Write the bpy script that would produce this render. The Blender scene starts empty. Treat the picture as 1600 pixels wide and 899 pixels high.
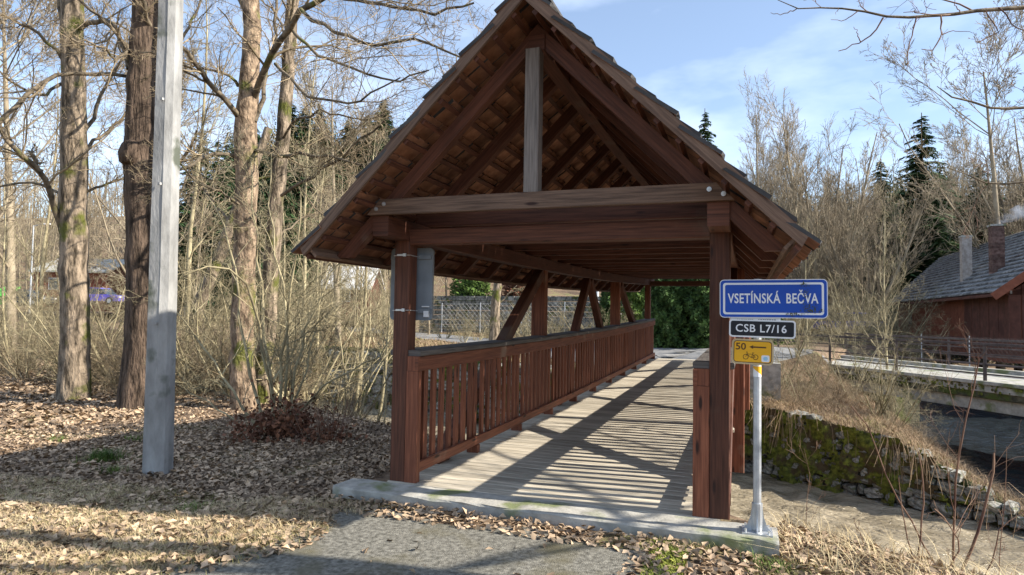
import bpy, math, random
import numpy as np
from mathutils import Matrix, Vector
random.seed(7)
RNG = np.random.default_rng(11)
S = bpy.context.scene
COL = S.collection

# ------------------------------------------------------------------ camera
FPX = 1007.19
CAM = np.array([2.9423, -5.0666, 1.48176])
_ya, _pi, _ro = np.radians([19.764, 2.3955, .967])
_f = np.array([-math.sin(_ya), math.cos(_ya), 0]); _r = np.array([math.cos(_ya), math.sin(_ya), 0]); _u = np.array([0, 0, 1.])
FW = _f * math.cos(_pi) + _u * math.sin(_pi); _u2 = _u * math.cos(_pi) - _f * math.sin(_pi)
RT = _r * math.cos(_ro) + _u2 * math.sin(_ro); UP = _u2 * math.cos(_ro) - _r * math.sin(_ro)
cam = bpy.data.objects.new('camera', bpy.data.cameras.new('camera')); COL.objects.link(cam)
cam.data.sensor_width = 36; cam.data.lens = FPX / 1600 * 36; cam.data.clip_start = .05; cam.data.clip_end = 3000
m = Matrix.Identity(4)
for i in range(3):
    m[i][0] = RT[i]; m[i][1] = UP[i]; m[i][2] = -FW[i]; m[i][3] = CAM[i]
cam.matrix_world = m
S.camera = cam
def at(u, v, d):            # surveyed point: direction from the viewpoint and its real distance
    return CAM + (FW + RT * (u - 800) / FPX - UP * (v - 449.5) / FPX) * d
def gxy(u, d):              # ground position below a direction at a distance
    p = at(u, 490, d); return p[0], p[1]

# ------------------------------------------------------------------ light
SUN = Vector((1, .11, .64)).normalized()
elev = math.asin(SUN.z)
w = bpy.data.worlds.new('World'); S.world = w; w.use_nodes = True
nt = w.node_tree; N = nt.nodes; N.clear()
out = N.new('ShaderNodeOutputWorld'); bg = N.new('ShaderNodeBackground'); sky = N.new('ShaderNodeTexSky')
sky.sky_type = 'NISHITA'; sky.sun_disc = False; sky.sun_elevation = elev
sky.sun_rotation = math.atan2(SUN.x, SUN.y); sky.altitude = 400; sky.air_density = 1.0; sky.dust_density = .6; sky.ozone_density = 1.6
tc = N.new('ShaderNodeTexCoord'); mp = N.new('ShaderNodeMapping'); mp.inputs['Scale'].default_value = (1.1, 1.1, 3.2)
nz = N.new('ShaderNodeTexNoise'); nz.inputs['Scale'].default_value = 1.7; nz.inputs['Detail'].default_value = 6; nz.inputs['Roughness'].default_value = .55
cr = N.new('ShaderNodeValToRGB'); cr.color_ramp.elements[0].position = .46; cr.color_ramp.elements[1].position = .80
cr.color_ramp.elements[0].color = (.10, .10, .10, 1); cr.color_ramp.elements[1].color = (.85, .85, .85, 1)
mx = N.new('ShaderNodeMixRGB'); mx.inputs[2].default_value = (6.4, 7.2, 8.6, 1)
L = nt.links.new
L(tc.outputs['Generated'], mp.inputs[0]); L(mp.outputs[0], nz.inputs['Vector']); L(nz.outputs['Fac'], cr.inputs[0])
L(cr.outputs[0], mx.inputs[0]); L(sky.outputs[0], mx.inputs[1]); L(mx.outputs[0], bg.inputs[0]); L(bg.outputs[0], out.inputs[0])
bg.inputs[1].default_value = .115
sun = bpy.data.objects.new('sun', bpy.data.lights.new('sun', 'SUN')); COL.objects.link(sun)
sun.data.energy = 5.0; sun.data.angle = math.radians(.5); sun.data.color = (1, .93, .82)
sun.rotation_euler = SUN.to_track_quat('Z', 'Y').to_euler()
S.view_settings.view_transform = 'Standard'; S.view_settings.look = 'None'; S.view_settings.gamma = 1
S.view_settings.exposure = 1.05
S.cycles.max_bounces = 5; S.cycles.diffuse_bounces = 3; S.cycles.glossy_bounces = 2; S.cycles.transparent_max_bounces = 4
S.cycles.volume_bounces = 0; S.cycles.use_denoising = True

# ------------------------------------------------------------------ materials
MAT = {}
def mat(name, c1, c2, scale=4, rough=.75, bump=.3, bscale=None, stretch=(1, 1, 1), uv=False, c3=None, s3=1.3, t3=.55, rnd=.0, island=0.0, detail=6, contrast=(.35, .65), spec=.3, bdist=.01, metal=0):
    m = bpy.data.materials.new(name); m.use_nodes = True; MAT[name] = m
    nt = m.node_tree; N = nt.nodes; L = nt.links.new
    b = N['Principled BSDF']; b.inputs['Roughness'].default_value = rough; b.inputs['Specular IOR Level'].default_value = spec
    b.inputs['Metallic'].default_value = metal
    tc = N.new('ShaderNodeTexCoord'); mp = N.new('ShaderNodeMapping'); mp.inputs['Scale'].default_value = stretch
    oi = N.new('ShaderNodeObjectInfo'); add = N.new('ShaderNodeVectorMath'); add.operation = 'MULTIPLY_ADD'
    add.inputs[1].default_value = (37, 51, 23) if uv else (0, 0, 0)
    L(oi.outputs['Random'], add.inputs[0]); L(tc.outputs['UV' if uv else 'Object'], mp.inputs[0]); L(mp.outputs[0], add.inputs[2])
    n1 = N.new('ShaderNodeTexNoise'); n1.inputs['Scale'].default_value = scale; n1.inputs['Detail'].default_value = detail; n1.inputs['Roughness'].default_value = .6
    L(add.outputs[0], n1.inputs['Vector'])
    r = N.new('ShaderNodeValToRGB'); r.color_ramp.elements[0].position = contrast[0]; r.color_ramp.elements[1].position = contrast[1]
    r.color_ramp.elements[0].color = (*c1, 1); r.color_ramp.elements[1].color = (*c2, 1); L(n1.outputs['Fac'], r.inputs[0])
    colr = r.outputs[0]
    if c3:
        n3 = N.new('ShaderNodeTexNoise'); n3.inputs['Scale'].default_value = s3; n3.inputs['Detail'].default_value = 5
        L(tc.outputs['Object'], n3.inputs['Vector'])
        r3 = N.new('ShaderNodeValToRGB'); r3.color_ramp.elements[0].position = t3; r3.color_ramp.elements[1].position = t3 + .1
        r3.color_ramp.elements[0].color = (0, 0, 0, 1); r3.color_ramp.elements[1].color = (1, 1, 1, 1); L(n3.outputs['Fac'], r3.inputs[0])
        x = N.new('ShaderNodeMixRGB'); x.inputs[2].default_value = (*c3, 1); L(r3.outputs[0], x.inputs[0]); L(colr, x.inputs[1]); colr = x.outputs[0]
    for amt, src in ((rnd, oi.outputs['Random']), (island, None)):
        if amt:
            if src is None:
                g = N.new('ShaderNodeNewGeometry'); src = g.outputs['Random Per Island']
            h = N.new('ShaderNodeHueSaturation'); mr = N.new('ShaderNodeMapRange'); mr.inputs[3].default_value = 1 - amt; mr.inputs[4].default_value = 1 + amt
            L(src, mr.inputs[0]); L(mr.outputs[0], h.inputs['Value']); L(colr, h.inputs['Color']); colr = h.outputs[0]
    L(colr, b.inputs['Base Color'])
    if bump:
        n2 = N.new('ShaderNodeTexNoise'); n2.inputs['Scale'].default_value = bscale or scale * 3; n2.inputs['Detail'].default_value = 5
        L(add.outputs[0], n2.inputs['Vector'])
        bp = N.new('ShaderNodeBump'); bp.inputs['Strength'].default_value = bump; bp.inputs['Distance'].default_value = bdist
        L(n2.outputs['Fac'], bp.inputs['Height']); L(bp.outputs[0], b.inputs['Normal'])
    return m
def knots(m, col=(.03, .012, .008)):       # sparse knots in planed timber
    nt = m.node_tree; N = nt.nodes; L = nt.links.new; b = N['Principled BSDF']
    tc = N.new('ShaderNodeTexCoord'); mp = N.new('ShaderNodeMapping'); mp.inputs['Scale'].default_value = (2.2, 9, 1)
    oi = N.new('ShaderNodeObjectInfo'); add = N.new('ShaderNodeVectorMath'); add.operation = 'MULTIPLY_ADD'; add.inputs[1].default_value = (17, 31, 9)
    L(oi.outputs['Random'], add.inputs[0]); L(tc.outputs['UV'], mp.inputs[0]); L(mp.outputs[0], add.inputs[2])
    v = N.new('ShaderNodeTexVoronoi'); v.inputs['Scale'].default_value = 1; L(add.outputs[0], v.inputs['Vector'])
    r = N.new('ShaderNodeValToRGB'); r.color_ramp.elements[0].position = .08; r.color_ramp.elements[1].position = .16
    r.color_ramp.elements[0].color = (1, 1, 1, 1); r.color_ramp.elements[1].color = (0, 0, 0, 1); L(v.outputs['Distance'], r.inputs[0])
    src = b.inputs['Base Color'].links[0].from_socket
    x = N.new('ShaderNodeMixRGB'); x.inputs[2].default_value = (*col, 1); L(r.outputs[0], x.inputs[0]); L(src, x.inputs[1]); L(x.outputs[0], b.inputs['Base Color'])
W3 = (1.2, 26, 1)
knots(mat('wood_stain', (.046, .017, .010), (.145, .054, .031), 2.2, .62, .35, 4, W3, uv=True, c3=(.125, .078, .056), s3=1.7, t3=.60, rnd=.18, contrast=(.3, .7), bdist=.004))
knots(mat('wood_red', (.095, .029, .015), (.27, .094, .048), 2.2, .62, .35, 4, W3, uv=True, c3=(.25, .15, .10), s3=2.1, t3=.62, rnd=.18, contrast=(.3, .7), bdist=.004))
knots(mat('wood_brown', (.07, .040, .026), (.22, .135, .09), 2.4, .7, .4, 4, W3, uv=True, rnd=.12, contrast=(.3, .7), bdist=.004))
mat('wood_grey', (.10, .085, .075), (.26, .22, .19), 2.4, .8, .5, 4, W3, uv=True, rnd=.12, contrast=(.3, .7), bdist=.004)
mat('cap_grey', (.07, .06, .055), (.16, .14, .125), 2.0, .75, .4, 4, W3, uv=True, rnd=.1, bdist=.004)
mat('deck', (.26, .225, .17), (.58, .52, .42), 2.0, .85, .5, 4, (1.2, 30, 1), uv=True, rnd=.22, c3=(.16, .17, .07), s3=.7, t3=.66, bdist=.004)
mat('tile_under', (.15, .066, .038), (.42, .21, .125), 3, .8, .4, 6, (1, 1, 1), rnd=.3, island=.25)
mat('tile_top', (.035, .035, .037), (.085, .08, .075), 3, .85, .4, 6, rnd=.25, island=.2)
mat('concrete', (.26, .25, .22), (.46, .44, .39), 6, .9, .5, 40, c3=(.17, .19, .09), s3=2.2, t3=.56)
mat('pole_concrete', (.20, .198, .19), (.38, .375, .36), 5, .85, .6, 34, (1, 1, .35), c3=(.10, .11, .085), s3=2.6, t3=.56)
mat('asphalt', (.085, .08, .065), (.26, .245, .205), 28, .95, .9, 120, c3=(.13, .115, .07), s3=1.4, t3=.52, detail=8)
mat('road', (.15, .15, .15), (.24, .235, .225), 3, .9, .3, 40)
mat('galv', (.36, .38, .40), (.55, .57, .59), 9, .45, .1, 30, metal=.6)
mat('panel_grey', (.17, .19, .21), (.24, .265, .29), 3, .5, .05)
mat('zinc', (.5, .5, .5), (.7, .7, .68), 9, .4, .1, metal=.7)
mat('rail_steel', (.05, .04, .04), (.11, .085, .08), 6, .6, .3)
mat('moss', (.03, .038, .008), (.20, .22, .035), 9, .95, 1, 30, c3=(.085, .062, .032), s3=2.4, t3=.50, bdist=.03)
mat('stone', (.07, .068, .055), (.36, .35, .31), 5, .9, .8, 22, rnd=.3, island=.25, c3=(.09, .11, .035), s3=2.2, t3=.56, bdist=.02)
mat('mortar', (.03, .03, .02), (.12, .11, .07), 5, .95, .9, 14, c3=(.07, .09, .02), s3=1.8, t3=.48, bdist=.04)
mat('soil', (.10, .065, .04), (.26, .18, .115), 9, .95, .9, 30, c3=(.20, .18, .08), s3=.6, t3=.56, bdist=.03, detail=9)
mat('leaf', (.17, .115, .072), (.52, .385, .255), 2.5, .7, 0, island=.55, contrast=(.3, .7))
mat('leaf_dry', (.10, .04, .022), (.24, .11, .06), 2.5, .8, 0, island=.5)
mat('straw_brown', (.17, .11, .065), (.44, .32, .19), 3, .8, 0, island=.4)
mat('straw', (.34, .25, .13), (.62, .50, .29), 3, .8, 0, island=.3)
mat('grass', (.05, .09, .015), (.15, .22, .04), 3, .8, 0, island=.3)
mat('moss_bright', (.12, .15, .02), (.34, .36, .07), 3, .85, 0, island=.3)
mat('olive_grass', (.16, .15, .05), (.30, .27, .11), 3, .8, 0, island=.3)
mat('bark_light', (.05, .038, .025), (.36, .28, .20), 9, .9, 1., 22, (1, 1, .30), c3=(.10, .105, .02), s3=1.9, t3=.56, bdist=.05)
mat('bark_tan', (.07, .047, .03), (.40, .29, .195), 10, .9, 1., 24, (1, 1, .5), c3=(.11, .115, .025), s3=1.8, t3=.56, bdist=.04)
mat('limb', (.045, .036, .025), (.22, .175, .12), 6, .9, .8, 18, c3=(.10, .105, .02), s3=1.9, t3=.58, bdist=.02)  # darker than the trunk barks: backlit look of the limbs painted in
mat('bark_dark', (.022, .015, .010), (.15, .105, .075), 9, .95, 1., 22, (1, 1, .22), bdist=.07)
mat('twig', (.12, .09, .05), (.36, .28, .18), 2, .85, 0, island=.35)
mat('twig_olive', (.12, .098, .055), (.42, .36, .22), 2, .85, 0, island=.35)
mat('twig_far', (.16, .125, .085), (.36, .30, .21), 1, .9, 0, island=.3)
mat('twig_red', (.10, .05, .035), (.24, .15, .10), 2, .85, 0, island=.3)
mat('needle', (.018, .042, .014), (.065, .115, .040), 2, .85, 0, island=.45)
mat('needle_far', (.02, .04, .02), (.06, .085, .04), .4, .9, 0, island=.4)
mat('hedge', (.018, .045, .010), (.075, .125, .03), 3, .8, 0, island=.5)
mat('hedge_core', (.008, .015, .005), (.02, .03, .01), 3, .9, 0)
mat('ivy', (.04, .08, .015), (.13, .20, .04), 3, .8, 0, island=.4)
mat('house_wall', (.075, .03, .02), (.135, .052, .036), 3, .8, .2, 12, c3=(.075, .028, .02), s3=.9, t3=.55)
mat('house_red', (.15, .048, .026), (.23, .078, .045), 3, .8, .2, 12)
mat('house_roof', (.065, .067, .070), (.27, .27, .265), 3.2, .7, .4, 12, island=.2, c3=(.12, .13, .10), s3=.6, t3=.6)
mat('brick', (.10, .05, .04), (.22, .14, .115), 6, .9, .4, 20, rnd=.35, island=.3)
mat('brick_pale', (.26, .22, .19), (.42, .37, .33), 6, .9, .4, 20, rnd=.2)
mat('black', (.01, .01, .012), (.02, .02, .022), 6, .6, 0)
mat('white_wall', (.5, .5, .5), (.68, .68, .67), 2, .7, .1)
mat('blue_paint', (.02, .04, .30), (.03, .06, .42), 2, .35, 0)
mat('violet_paint', (.10, .09, .45), (.16, .13, .6), 2, .35, 0)
mat('dark_paint', (.03, .035, .05), (.06, .07, .09), 2, .3, 0)
mat('green_paint', (.10, .42, .05), (.16, .55, .08), 2, .6, 0)
mat('glass_dark', (.03, .04, .05), (.05, .07, .09), 2, .1, 0, spec=.6)
mat('mesh_wire', (.35, .35, .33), (.5, .5, .48), 5, .5, 0)
mat('sign_blue', (.005, .055, .36), (.008, .075, .42), 2, .35, 0)
mat('sign_white', (.70, .71, .72), (.80, .80, .80), 3, .4, 0)
mat('sign_black', (.008, .010, .014), (.014, .016, .022), 3, .4, 0)
mat('sign_yellow', (.72, .36, .012), (.82, .43, .02), 3, .45, 0)
mat('sign_rim', (.45, .34, .18), (.55, .42, .24), 3, .45, 0)
mat('sign_brown', (.09, .04, .01), (.12, .055, .015), 3, .45, 0)
mat('sign_orange', (.55, .18, .02), (.6, .2, .03), 3, .45, 0)
mat('sticker_blue', (.30, .55, .72), (.4, .62, .78), 60, .4, 0)
mat('grime', (.03, .05, .03), (.10, .10, .04), 30, .8, 0)

# river surface: turbid, rippled
def water(name, base, rough, bs, bstr, c2=None):
    m = bpy.data.materials.new(name); m.use_nodes = True; MAT[name] = m; nt = m.node_tree; N = nt.nodes; L = nt.links.new
    b = N['Principled BSDF']; b.inputs['Base Color'].default_value = (*base, 1); b.inputs['Roughness'].default_value = rough
    b.inputs['IOR'].default_value = 1.33
    tc = N.new('ShaderNodeTexCoord'); mp = N.new('ShaderNodeMapping'); mp.inputs['Rotation'].default_value = (0, 0, .4); mp.inputs['Scale'].default_value = (1.0, 2.2, 1)
    n = N.new('ShaderNodeTexNoise'); n.inputs['Scale'].default_value = bs; n.inputs['Detail'].default_value = 4; n.inputs['Distortion'].default_value = .6
    n2 = N.new('ShaderNodeTexNoise'); n2.inputs['Scale'].default_value = 1.1; n2.inputs['Detail'].default_value = 5
    bp = N.new('ShaderNodeBump'); bp.inputs['Strength'].default_value = bstr; bp.inputs['Distance'].default_value = .10
    L(tc.outputs['Object'], mp.inputs[0]); L(mp.outputs[0], n.inputs['Vector']); L(n.outputs['Fac'], bp.inputs['Height']); L(bp.outputs[0], b.inputs['Normal'])
    if c2:
        L(mp.outputs[0], n2.inputs['Vector']); r = N.new('ShaderNodeValToRGB'); r.color_ramp.elements[0].position = .35; r.color_ramp.elements[1].position = .7
        r.color_ramp.elements[0].color = (*base, 1); r.color_ramp.elements[1].color = (*c2, 1); L(n2.outputs['Fac'], r.inputs[0]); L(r.outputs[0], b.inputs['Base Color'])
water('water_mud', (.20, .165, .11), .20, 5.5, .9, (.42, .355, .25))
water('water_shaded', (.020, .026, .030), .12, 2.4, .9)  # side stream: shade and dark woodland reflections put into the base colour

# ------------------------------------------------------------------ mesh helpers
def mesh(name, V, F, mats, uv=None, midx=None, smooth=False):
    me = bpy.data.meshes.new(name); V = np.asarray(V, dtype=np.float32).reshape(-1, 3)
    if isinstance(F, np.ndarray):
        nf, k = F.shape
        me.vertices.add(len(V)); me.vertices.foreach_set('co', V.ravel())
        me.loops.add(nf * k); me.loops.foreach_set('vertex_index', F.astype(np.int32).ravel())
        me.polygons.add(nf); me.polygons.foreach_set('loop_start', np.arange(0, nf * k, k, dtype=np.int32))
        me.polygons.foreach_set('loop_total', np.full(nf, k, dtype=np.int32))
        me.update(calc_edges=True)
    else:
        me.from_pydata(V.tolist(), [], F)
    for q in ([mats] if isinstance(mats, str) else mats): me.materials.append(MAT[q])
    if uv is not None:
        l = me.uv_layers.new(name='UVMap'); l.data.foreach_set('uv', np.asarray(uv, dtype=np.float32).ravel())
    if midx is not None: me.polygons.foreach_set('material_index', np.asarray(midx, dtype=np.int32))
    if smooth: me.polygons.foreach_set('use_smooth', np.ones(len(me.polygons), dtype=bool))
    me.update()
    return me
def obj(name, me, parent=None, loc=None, rot=None, mtx=None, **pr):
    o = bpy.data.objects.new(name, me); COL.objects.link(o)
    if parent: o.parent = parent
    if mtx is not None: o.matrix_world = mtx
    else:
        if loc is not None: o.location = [float(q) for q in loc]
        if rot is not None: o.rotation_euler = rot
    for k, v in pr.items(): o[k] = v
    return o
def thing(name, label, cat, group=None, loc=(0, 0, 0)):
    o = bpy.data.objects.new(name, None); COL.objects.link(o); o.location = [float(q) for q in loc]; o.empty_display_size = .1
    o['label'] = label; o['category'] = cat
    if group: o['group'] = group
    return o
def tag(o, label, cat, group=None):
    o['label'] = label; o['category'] = cat
    if group: o['group'] = group
    return o
def part(name, me, parent, **k):   # part mesh given in world coordinates (parent may be offset)
    o = obj(name, me, parent, **k)
    if parent and 'loc' not in k and 'mtx' not in k: o.location = -parent.location
    return o
# a squared timber/bar from p0 to p1: w across, h along 'up'; chamfered edges, uv along the grain
def beam_geo(p0, p1, w, h, up=(0, 0, 1), segs=1, ch=.006, warp=None):
    p0 = np.array(p0, float); p1 = np.array(p1, float); d = p1 - p0; ln = np.linalg.norm(d); d /= ln
    up = np.array(up, float); up -= d * (up @ d); up /= np.linalg.norm(up); sd = np.cross(d, up)
    a, b, c = w / 2, h / 2, min(ch, w / 4, h / 4)
    prof = [(-a + c, -b), (a - c, -b), (a, -b + c), (a, b - c), (a - c, b), (-a + c, b), (-a, b - c), (-a, -b + c)] if ch > 0 else [(-a, -b), (a, -b), (a, b), (-a, b)]
    n = len(prof); V = []
    for i in range(segs + 1):
        c0 = p0 + d * ln * i / segs
        for x, y in prof: V.append(c0 + sd * x + up * y)
    V = np.array(V)
    if warp: V = np.array([warp(*q) for q in V])
    F = []; UV = []
    per = [0]
    for k in range(n): per.append(per[-1] + math.dist(prof[k], prof[(k + 1) % n]))
    for i in range(segs):
        for k in range(n):
            k2 = (k + 1) % n
            F.append((i * n + k, (i + 1) * n + k, (i + 1) * n + k2, i * n + k2))
            u0, u1 = ln * i / segs, ln * (i + 1) / segs
            UV += [(u0, per[k]), (u1, per[k]), (u1, per[k + 1]), (u0, per[k + 1])]
    F.append(tuple(range(n))); UV += [(x * .3, y) for x, y in prof]
    F.append(tuple(segs * n + k for k in reversed(range(n)))); UV += [(x * .3, y) for x, y in reversed(prof)]
    return V, F, UV
def beam(name, p0, p1, w, h, mt, parent=None, up=(0, 0, 1), segs=1, ch=.006, warp=None, **k):
    V, F, UV = beam_geo(p0, p1, w, h, up, segs, ch, warp)
    return part(name, mesh(name, V, F, mt, UV), parent, **k)
class MB:                     # several shapes joined into one mesh
    def __init__(s): s.V = []; s.F = []; s.M = []; s.n = 0
    def add(s, V, F, mi=0):
        V = np.asarray(V, float).reshape(-1, 3)
        s.V.append(V); s.F += [tuple(int(i) + s.n for i in f) for f in F]; s.M += [mi] * len(F); s.n += len(V); return s
    def beam(s, p0, p1, w, h, up=(0, 0, 1), ch=0, mi=0, segs=1):
        V, F, _ = beam_geo(p0, p1, w, h, up, segs, ch); return s.add(V, F, mi)
    def box(s, lo, hi, mi=0):
        (x0, y0, z0), (x1, y1, z1) = lo, hi
        return s.add([(x0, y0, z0), (x1, y0, z0), (x1, y1, z0), (x0, y1, z0), (x0, y0, z1), (x1, y0, z1), (x1, y1, z1), (x0, y1, z1)],
                     [(0, 3, 2, 1), (4, 5, 6, 7), (0, 1, 5, 4), (1, 2, 6, 5), (2, 3, 7, 6), (3, 0, 4, 7)], mi)
    def prism(s, poly, off, mi=0):
        n = len(poly); P = np.array(poly, float); Q = P + np.array(off, float)
        return s.add(np.vstack([P, Q]), [tuple(range(n)), tuple(range(2 * n - 1, n - 1, -1))] + [(i, i + n, (i + 1) % n + n, (i + 1) % n) for i in range(n)], mi)
    def tube(s, pts, r, sides=8, mi=0):
        pts = np.array(pts, float); r = np.broadcast_to(np.array(r, float), (len(pts),))
        V, F = tubes(pts[None], r[None], sides)
        s.add(V, F, mi); k = s.n - len(pts) * sides
        s.F += [tuple(k + i for i in range(sides)), tuple(k + (len(pts) - 1) * sides + i for i in reversed(range(sides)))]; s.M += [mi, mi]; return s
    def mesh(s, name, mats, smooth=False): return mesh(name, np.vstack(s.V), s.F, mats, None, s.M, smooth)
def tubes(P, R, sides=3):     # P (N,m,3), R (N,m) -> joined tubes
    N_, m_, _ = P.shape
    T = np.gradient(P, axis=1) if m_ > 2 else np.repeat((P[:, 1:] - P[:, :1]), 2, axis=1)
    T = T / (np.linalg.norm(T, axis=2, keepdims=True) + 1e-9)
    mt = T.mean(axis=1); ref = np.where((np.abs(mt[:, 2]) > .8)[:, None], np.array([1., 0, 0]), np.array([0, 0, 1.]))[:, None, :]
    A = np.cross(T, ref); A /= (np.linalg.norm(A, axis=2, keepdims=True) + 1e-9); B = np.cross(T, A)
    th = np.arange(sides) * 2 * math.pi / sides
    V = P[:, :, None, :] + R[:, :, None, None] * (A[:, :, None, :] * np.cos(th)[None, None, :, None] + B[:, :, None, :] * np.sin(th)[None, None, :, None])
    base = (np.arange(N_) * m_ * sides)[:, None, None]; i = np.arange(m_ - 1)[None, :, None] * sides; k = np.arange(sides)[None, None, :]; k2 = (k + 1) % sides
    F = np.stack([base + i + k, base + i + k2, base + i + sides + k2, base + i + sides + k], axis=-1).reshape(-1, 4)
    return V.reshape(-1, 3), F
def join(parts):
    V = []; F = []; n = 0
    for v, f in parts: V.append(v); F.append(f + n); n += len(v)
    return np.vstack(V), np.vstack(F)
def nrm(a): return a / (np.linalg.norm(a, axis=-1, keepdims=True) + 1e-9)
def grow(rng, P, R, k, ratio, ang, m2, up, wob, s0=.25, rr=.55, rmin=.003, s1=.98, lmin=.0):
    N_, m_, _ = P.shape; s = rng.uniform(s0, s1, (N_, k)); f = s * (m_ - 1); i = np.minimum(f.astype(int), m_ - 2); fr = (f - i)[..., None]
    ar = np.arange(N_)[:, None]
    p = P[ar, i] * (1 - fr) + P[ar, i + 1] * fr; t = nrm(P[ar, i + 1] - P[ar, i]); r = R[ar, i] * (1 - fr[..., 0]) + R[ar, i + 1] * fr[..., 0]
    Lp = np.linalg.norm(np.diff(P, axis=1), axis=2).sum(1)[:, None]
    Lc = np.maximum(Lp * ratio * (1.15 - .65 * s) * rng.uniform(.55, 1.25, s.shape), lmin)
    rnd = nrm(rng.normal(size=p.shape)); pr = nrm(rnd - t * (rnd * t).sum(-1, keepdims=True))
    a = ang * rng.uniform(.7, 1.3, s.shape)[..., None]
    d = nrm(t * np.cos(a) + pr * np.sin(a)); rc = np.maximum(r * rr * rng.uniform(.6, 1.0, s.shape), rmin)
    p = p.reshape(-1, 3); d = d.reshape(-1, 3); Lc = Lc.reshape(-1); rc = rc.reshape(-1)
    out = [p]; step = (Lc / (m2 - 1))[:, None]
    for _ in range(m2 - 1):
        d = nrm(d + rng.normal(size=d.shape) * wob + np.array([0, 0, up])); out.append(out[-1] + d * step)
    return np.stack(out, 1), np.maximum(rc[:, None] * np.linspace(1, .35, m2)[None], rmin * .7)
def resample(pts, rad, m_):
    pts = np.array(pts, float); rad = np.array(rad, float); d = np.r_[0, np.cumsum(np.linalg.norm(np.diff(pts, axis=0), axis=1))]
    q = np.linspace(0, d[-1], m_); return np.stack([np.interp(q, d, pts[:, i]) for i in range(3)], 1), np.interp(q, d, rad)

def W(x, t, z):               # the bridge bends slightly in plan and rises towards its far end
    q = max(t, 0.) ** 2; return (x + .0015 * q, t, z + .00148 * q)
def Wl(t): q = max(t, 0.) ** 2; return (.0015 * q, t, .00148 * q)

# ------------------------------------------------------------------ terrain
WZ = -2.5
yfar_t = np.array([[-200, 90], [-60, 36], [-20, 20.8], [-11.2, 18.7], [-5, 16.6], [0, 14.6], [3.55, 13.0], [6.1, 11.3], [7.85, 10.2], [9.2, 9.4], [60, -20]], float)
ycr_t = np.array([[-200, 70], [-60, 24], [-20, 11.2], [-10, 7.9], [-6, 6.2], [-4.1, 4.9], [-2.3, 3.9], [0, 2.3], [2.9, .55], [4.4, -.1], [6, -.9], [10, -3.2], [60, -30]], float)
wtop_t = np.array([[-200, 0], [-11, -.1], [0, -.3], [3.5, -.85], [6.1, -1.15], [7.2, -1.7], [8.1, -2.3], [9, -2.55]], float)
xL_t = np.array([[-50, 9.3], [9.5, 8.9], [12, 8.8], [14, 8.4], [16, 7.9], [18, 7.6], [20, 7.8], [24, 8.4], [30, 10], [40, 14], [200, 60]], float)
def ip(t, x): return np.interp(x, t[:, 0], t[:, 1])
def sm(x): x = np.clip(x, 0, 1); return x * x * (3 - 2 * x)
def nzf(x, y, s, a):
    return a * (np.sin(x * s + 1.3) * np.cos(y * s * 1.13 + .7) + .5 * np.sin(x * s * 2.3 + y * s * 1.9 + 2.1) + .25 * np.sin(x * s * 4.1 - y * s * 4.7))
def H(x, y):
    x = np.asarray(x, float); y = np.asarray(y, float)
    near = -.08 - .035 * sm((np.abs(x - 1.1) - 1.2) / 1.2) - .028 * np.clip(-x, 0, 9) - .10 * sm((y - 0) / 4) + nzf(x, y, .9, .03) * sm((np.abs(x - 1.4) - 1.6) / 1.5)
    yc = ip(ycr_t, x); s = y - yc; zn = near - np.clip(s, 0, 99) * .86
    yf = ip(yfar_t, x); g = y - yf
    far_land = .0 + .28 * sm((9 - np.hypot(x - 1.5, y - 17.5)) / 5) + nzf(x, y, .35, .06)
    wt = ip(wtop_t, x); land = wt + (far_land - wt) * sm((g - 1.6) / (5.5 + 4 * sm((x - 2.5) / 3))) * sm((9.5 - x) / 4.0 + (y - 15) / 6)
    land = land + .12 * sm(g / 2)
    xl = ip(xL_t, y); q = xl - x                       # >0 : on the tongue
    xr = xl + 10
    side = np.where(x > (xl + xr) / 2, x - xr, q)      # distance from the side stream
    land = np.minimum(land, WZ - .5 + 1.1 * np.clip(side + .45, 0, 99) + .0)
    zf = np.where(g < 0, WZ - .6, land)
    z = np.where(g < 0, np.maximum(zn, WZ - .6), zf)
    d = (x - CAM[0]) * FW[0] + (y - CAM[1]) * FW[1]; lat = (x - CAM[0]) * RT[0] + (y - CAM[1]) * RT[1]
    an = lat / np.maximum(d, 1)
    hill = (sm((d - 62) / 120) * (24 + 9 * sm((an + .55) / .3) * sm((.3 - an) / .3) - 5 * sm((an - .25) / .3)) + nzf(x, y, .02, 2.2) * sm((d - 80) / 80)) * (d > 0) + 26 * sm((an - .45) / .25) * sm((d - 62) / 50) * .25
    back = 8 * sm((-d - 40) / 80)
    return z + hill + back
def axis(a, segs):
    o = [a]
    for end, st in segs:
        while o[-1] < end - 1e-6: o.append(o[-1] + st)
    return np.array(o)
xs = axis(-1200, [(-300, 60), (-80, 11), (-26, 1.2), (-12, .5), (14, .22), (24, .6), (90, 3), (300, 15), (1200, 60)])
ys = axis(-1200, [(-300, 60), (-60, 12), (-8, 2), (20, .22), (32, .6), (90, 2.4), (330, 12), (1200, 60)])
XX, YY = np.meshgrid(xs, ys); ZZ = H(XX, YY)
nx, ny = len(xs), len(ys); ii = (np.arange(ny - 1)[:, None] * nx + np.arange(nx - 1)[None]).ravel()
gm = mesh('ground', np.stack([XX, YY, ZZ], -1).reshape(-1, 3), np.stack([ii, ii + 1, ii + nx + 1, ii + nx], 1), 'soil', smooth=True)
obj('ground', gm, kind='structure')
def sheet(name, poly, z, mt, kind='structure'):
    return obj(name, mesh(name, [(x, y, z) for x, y in poly], [tuple(range(len(poly)))], mt), kind=kind)
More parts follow.
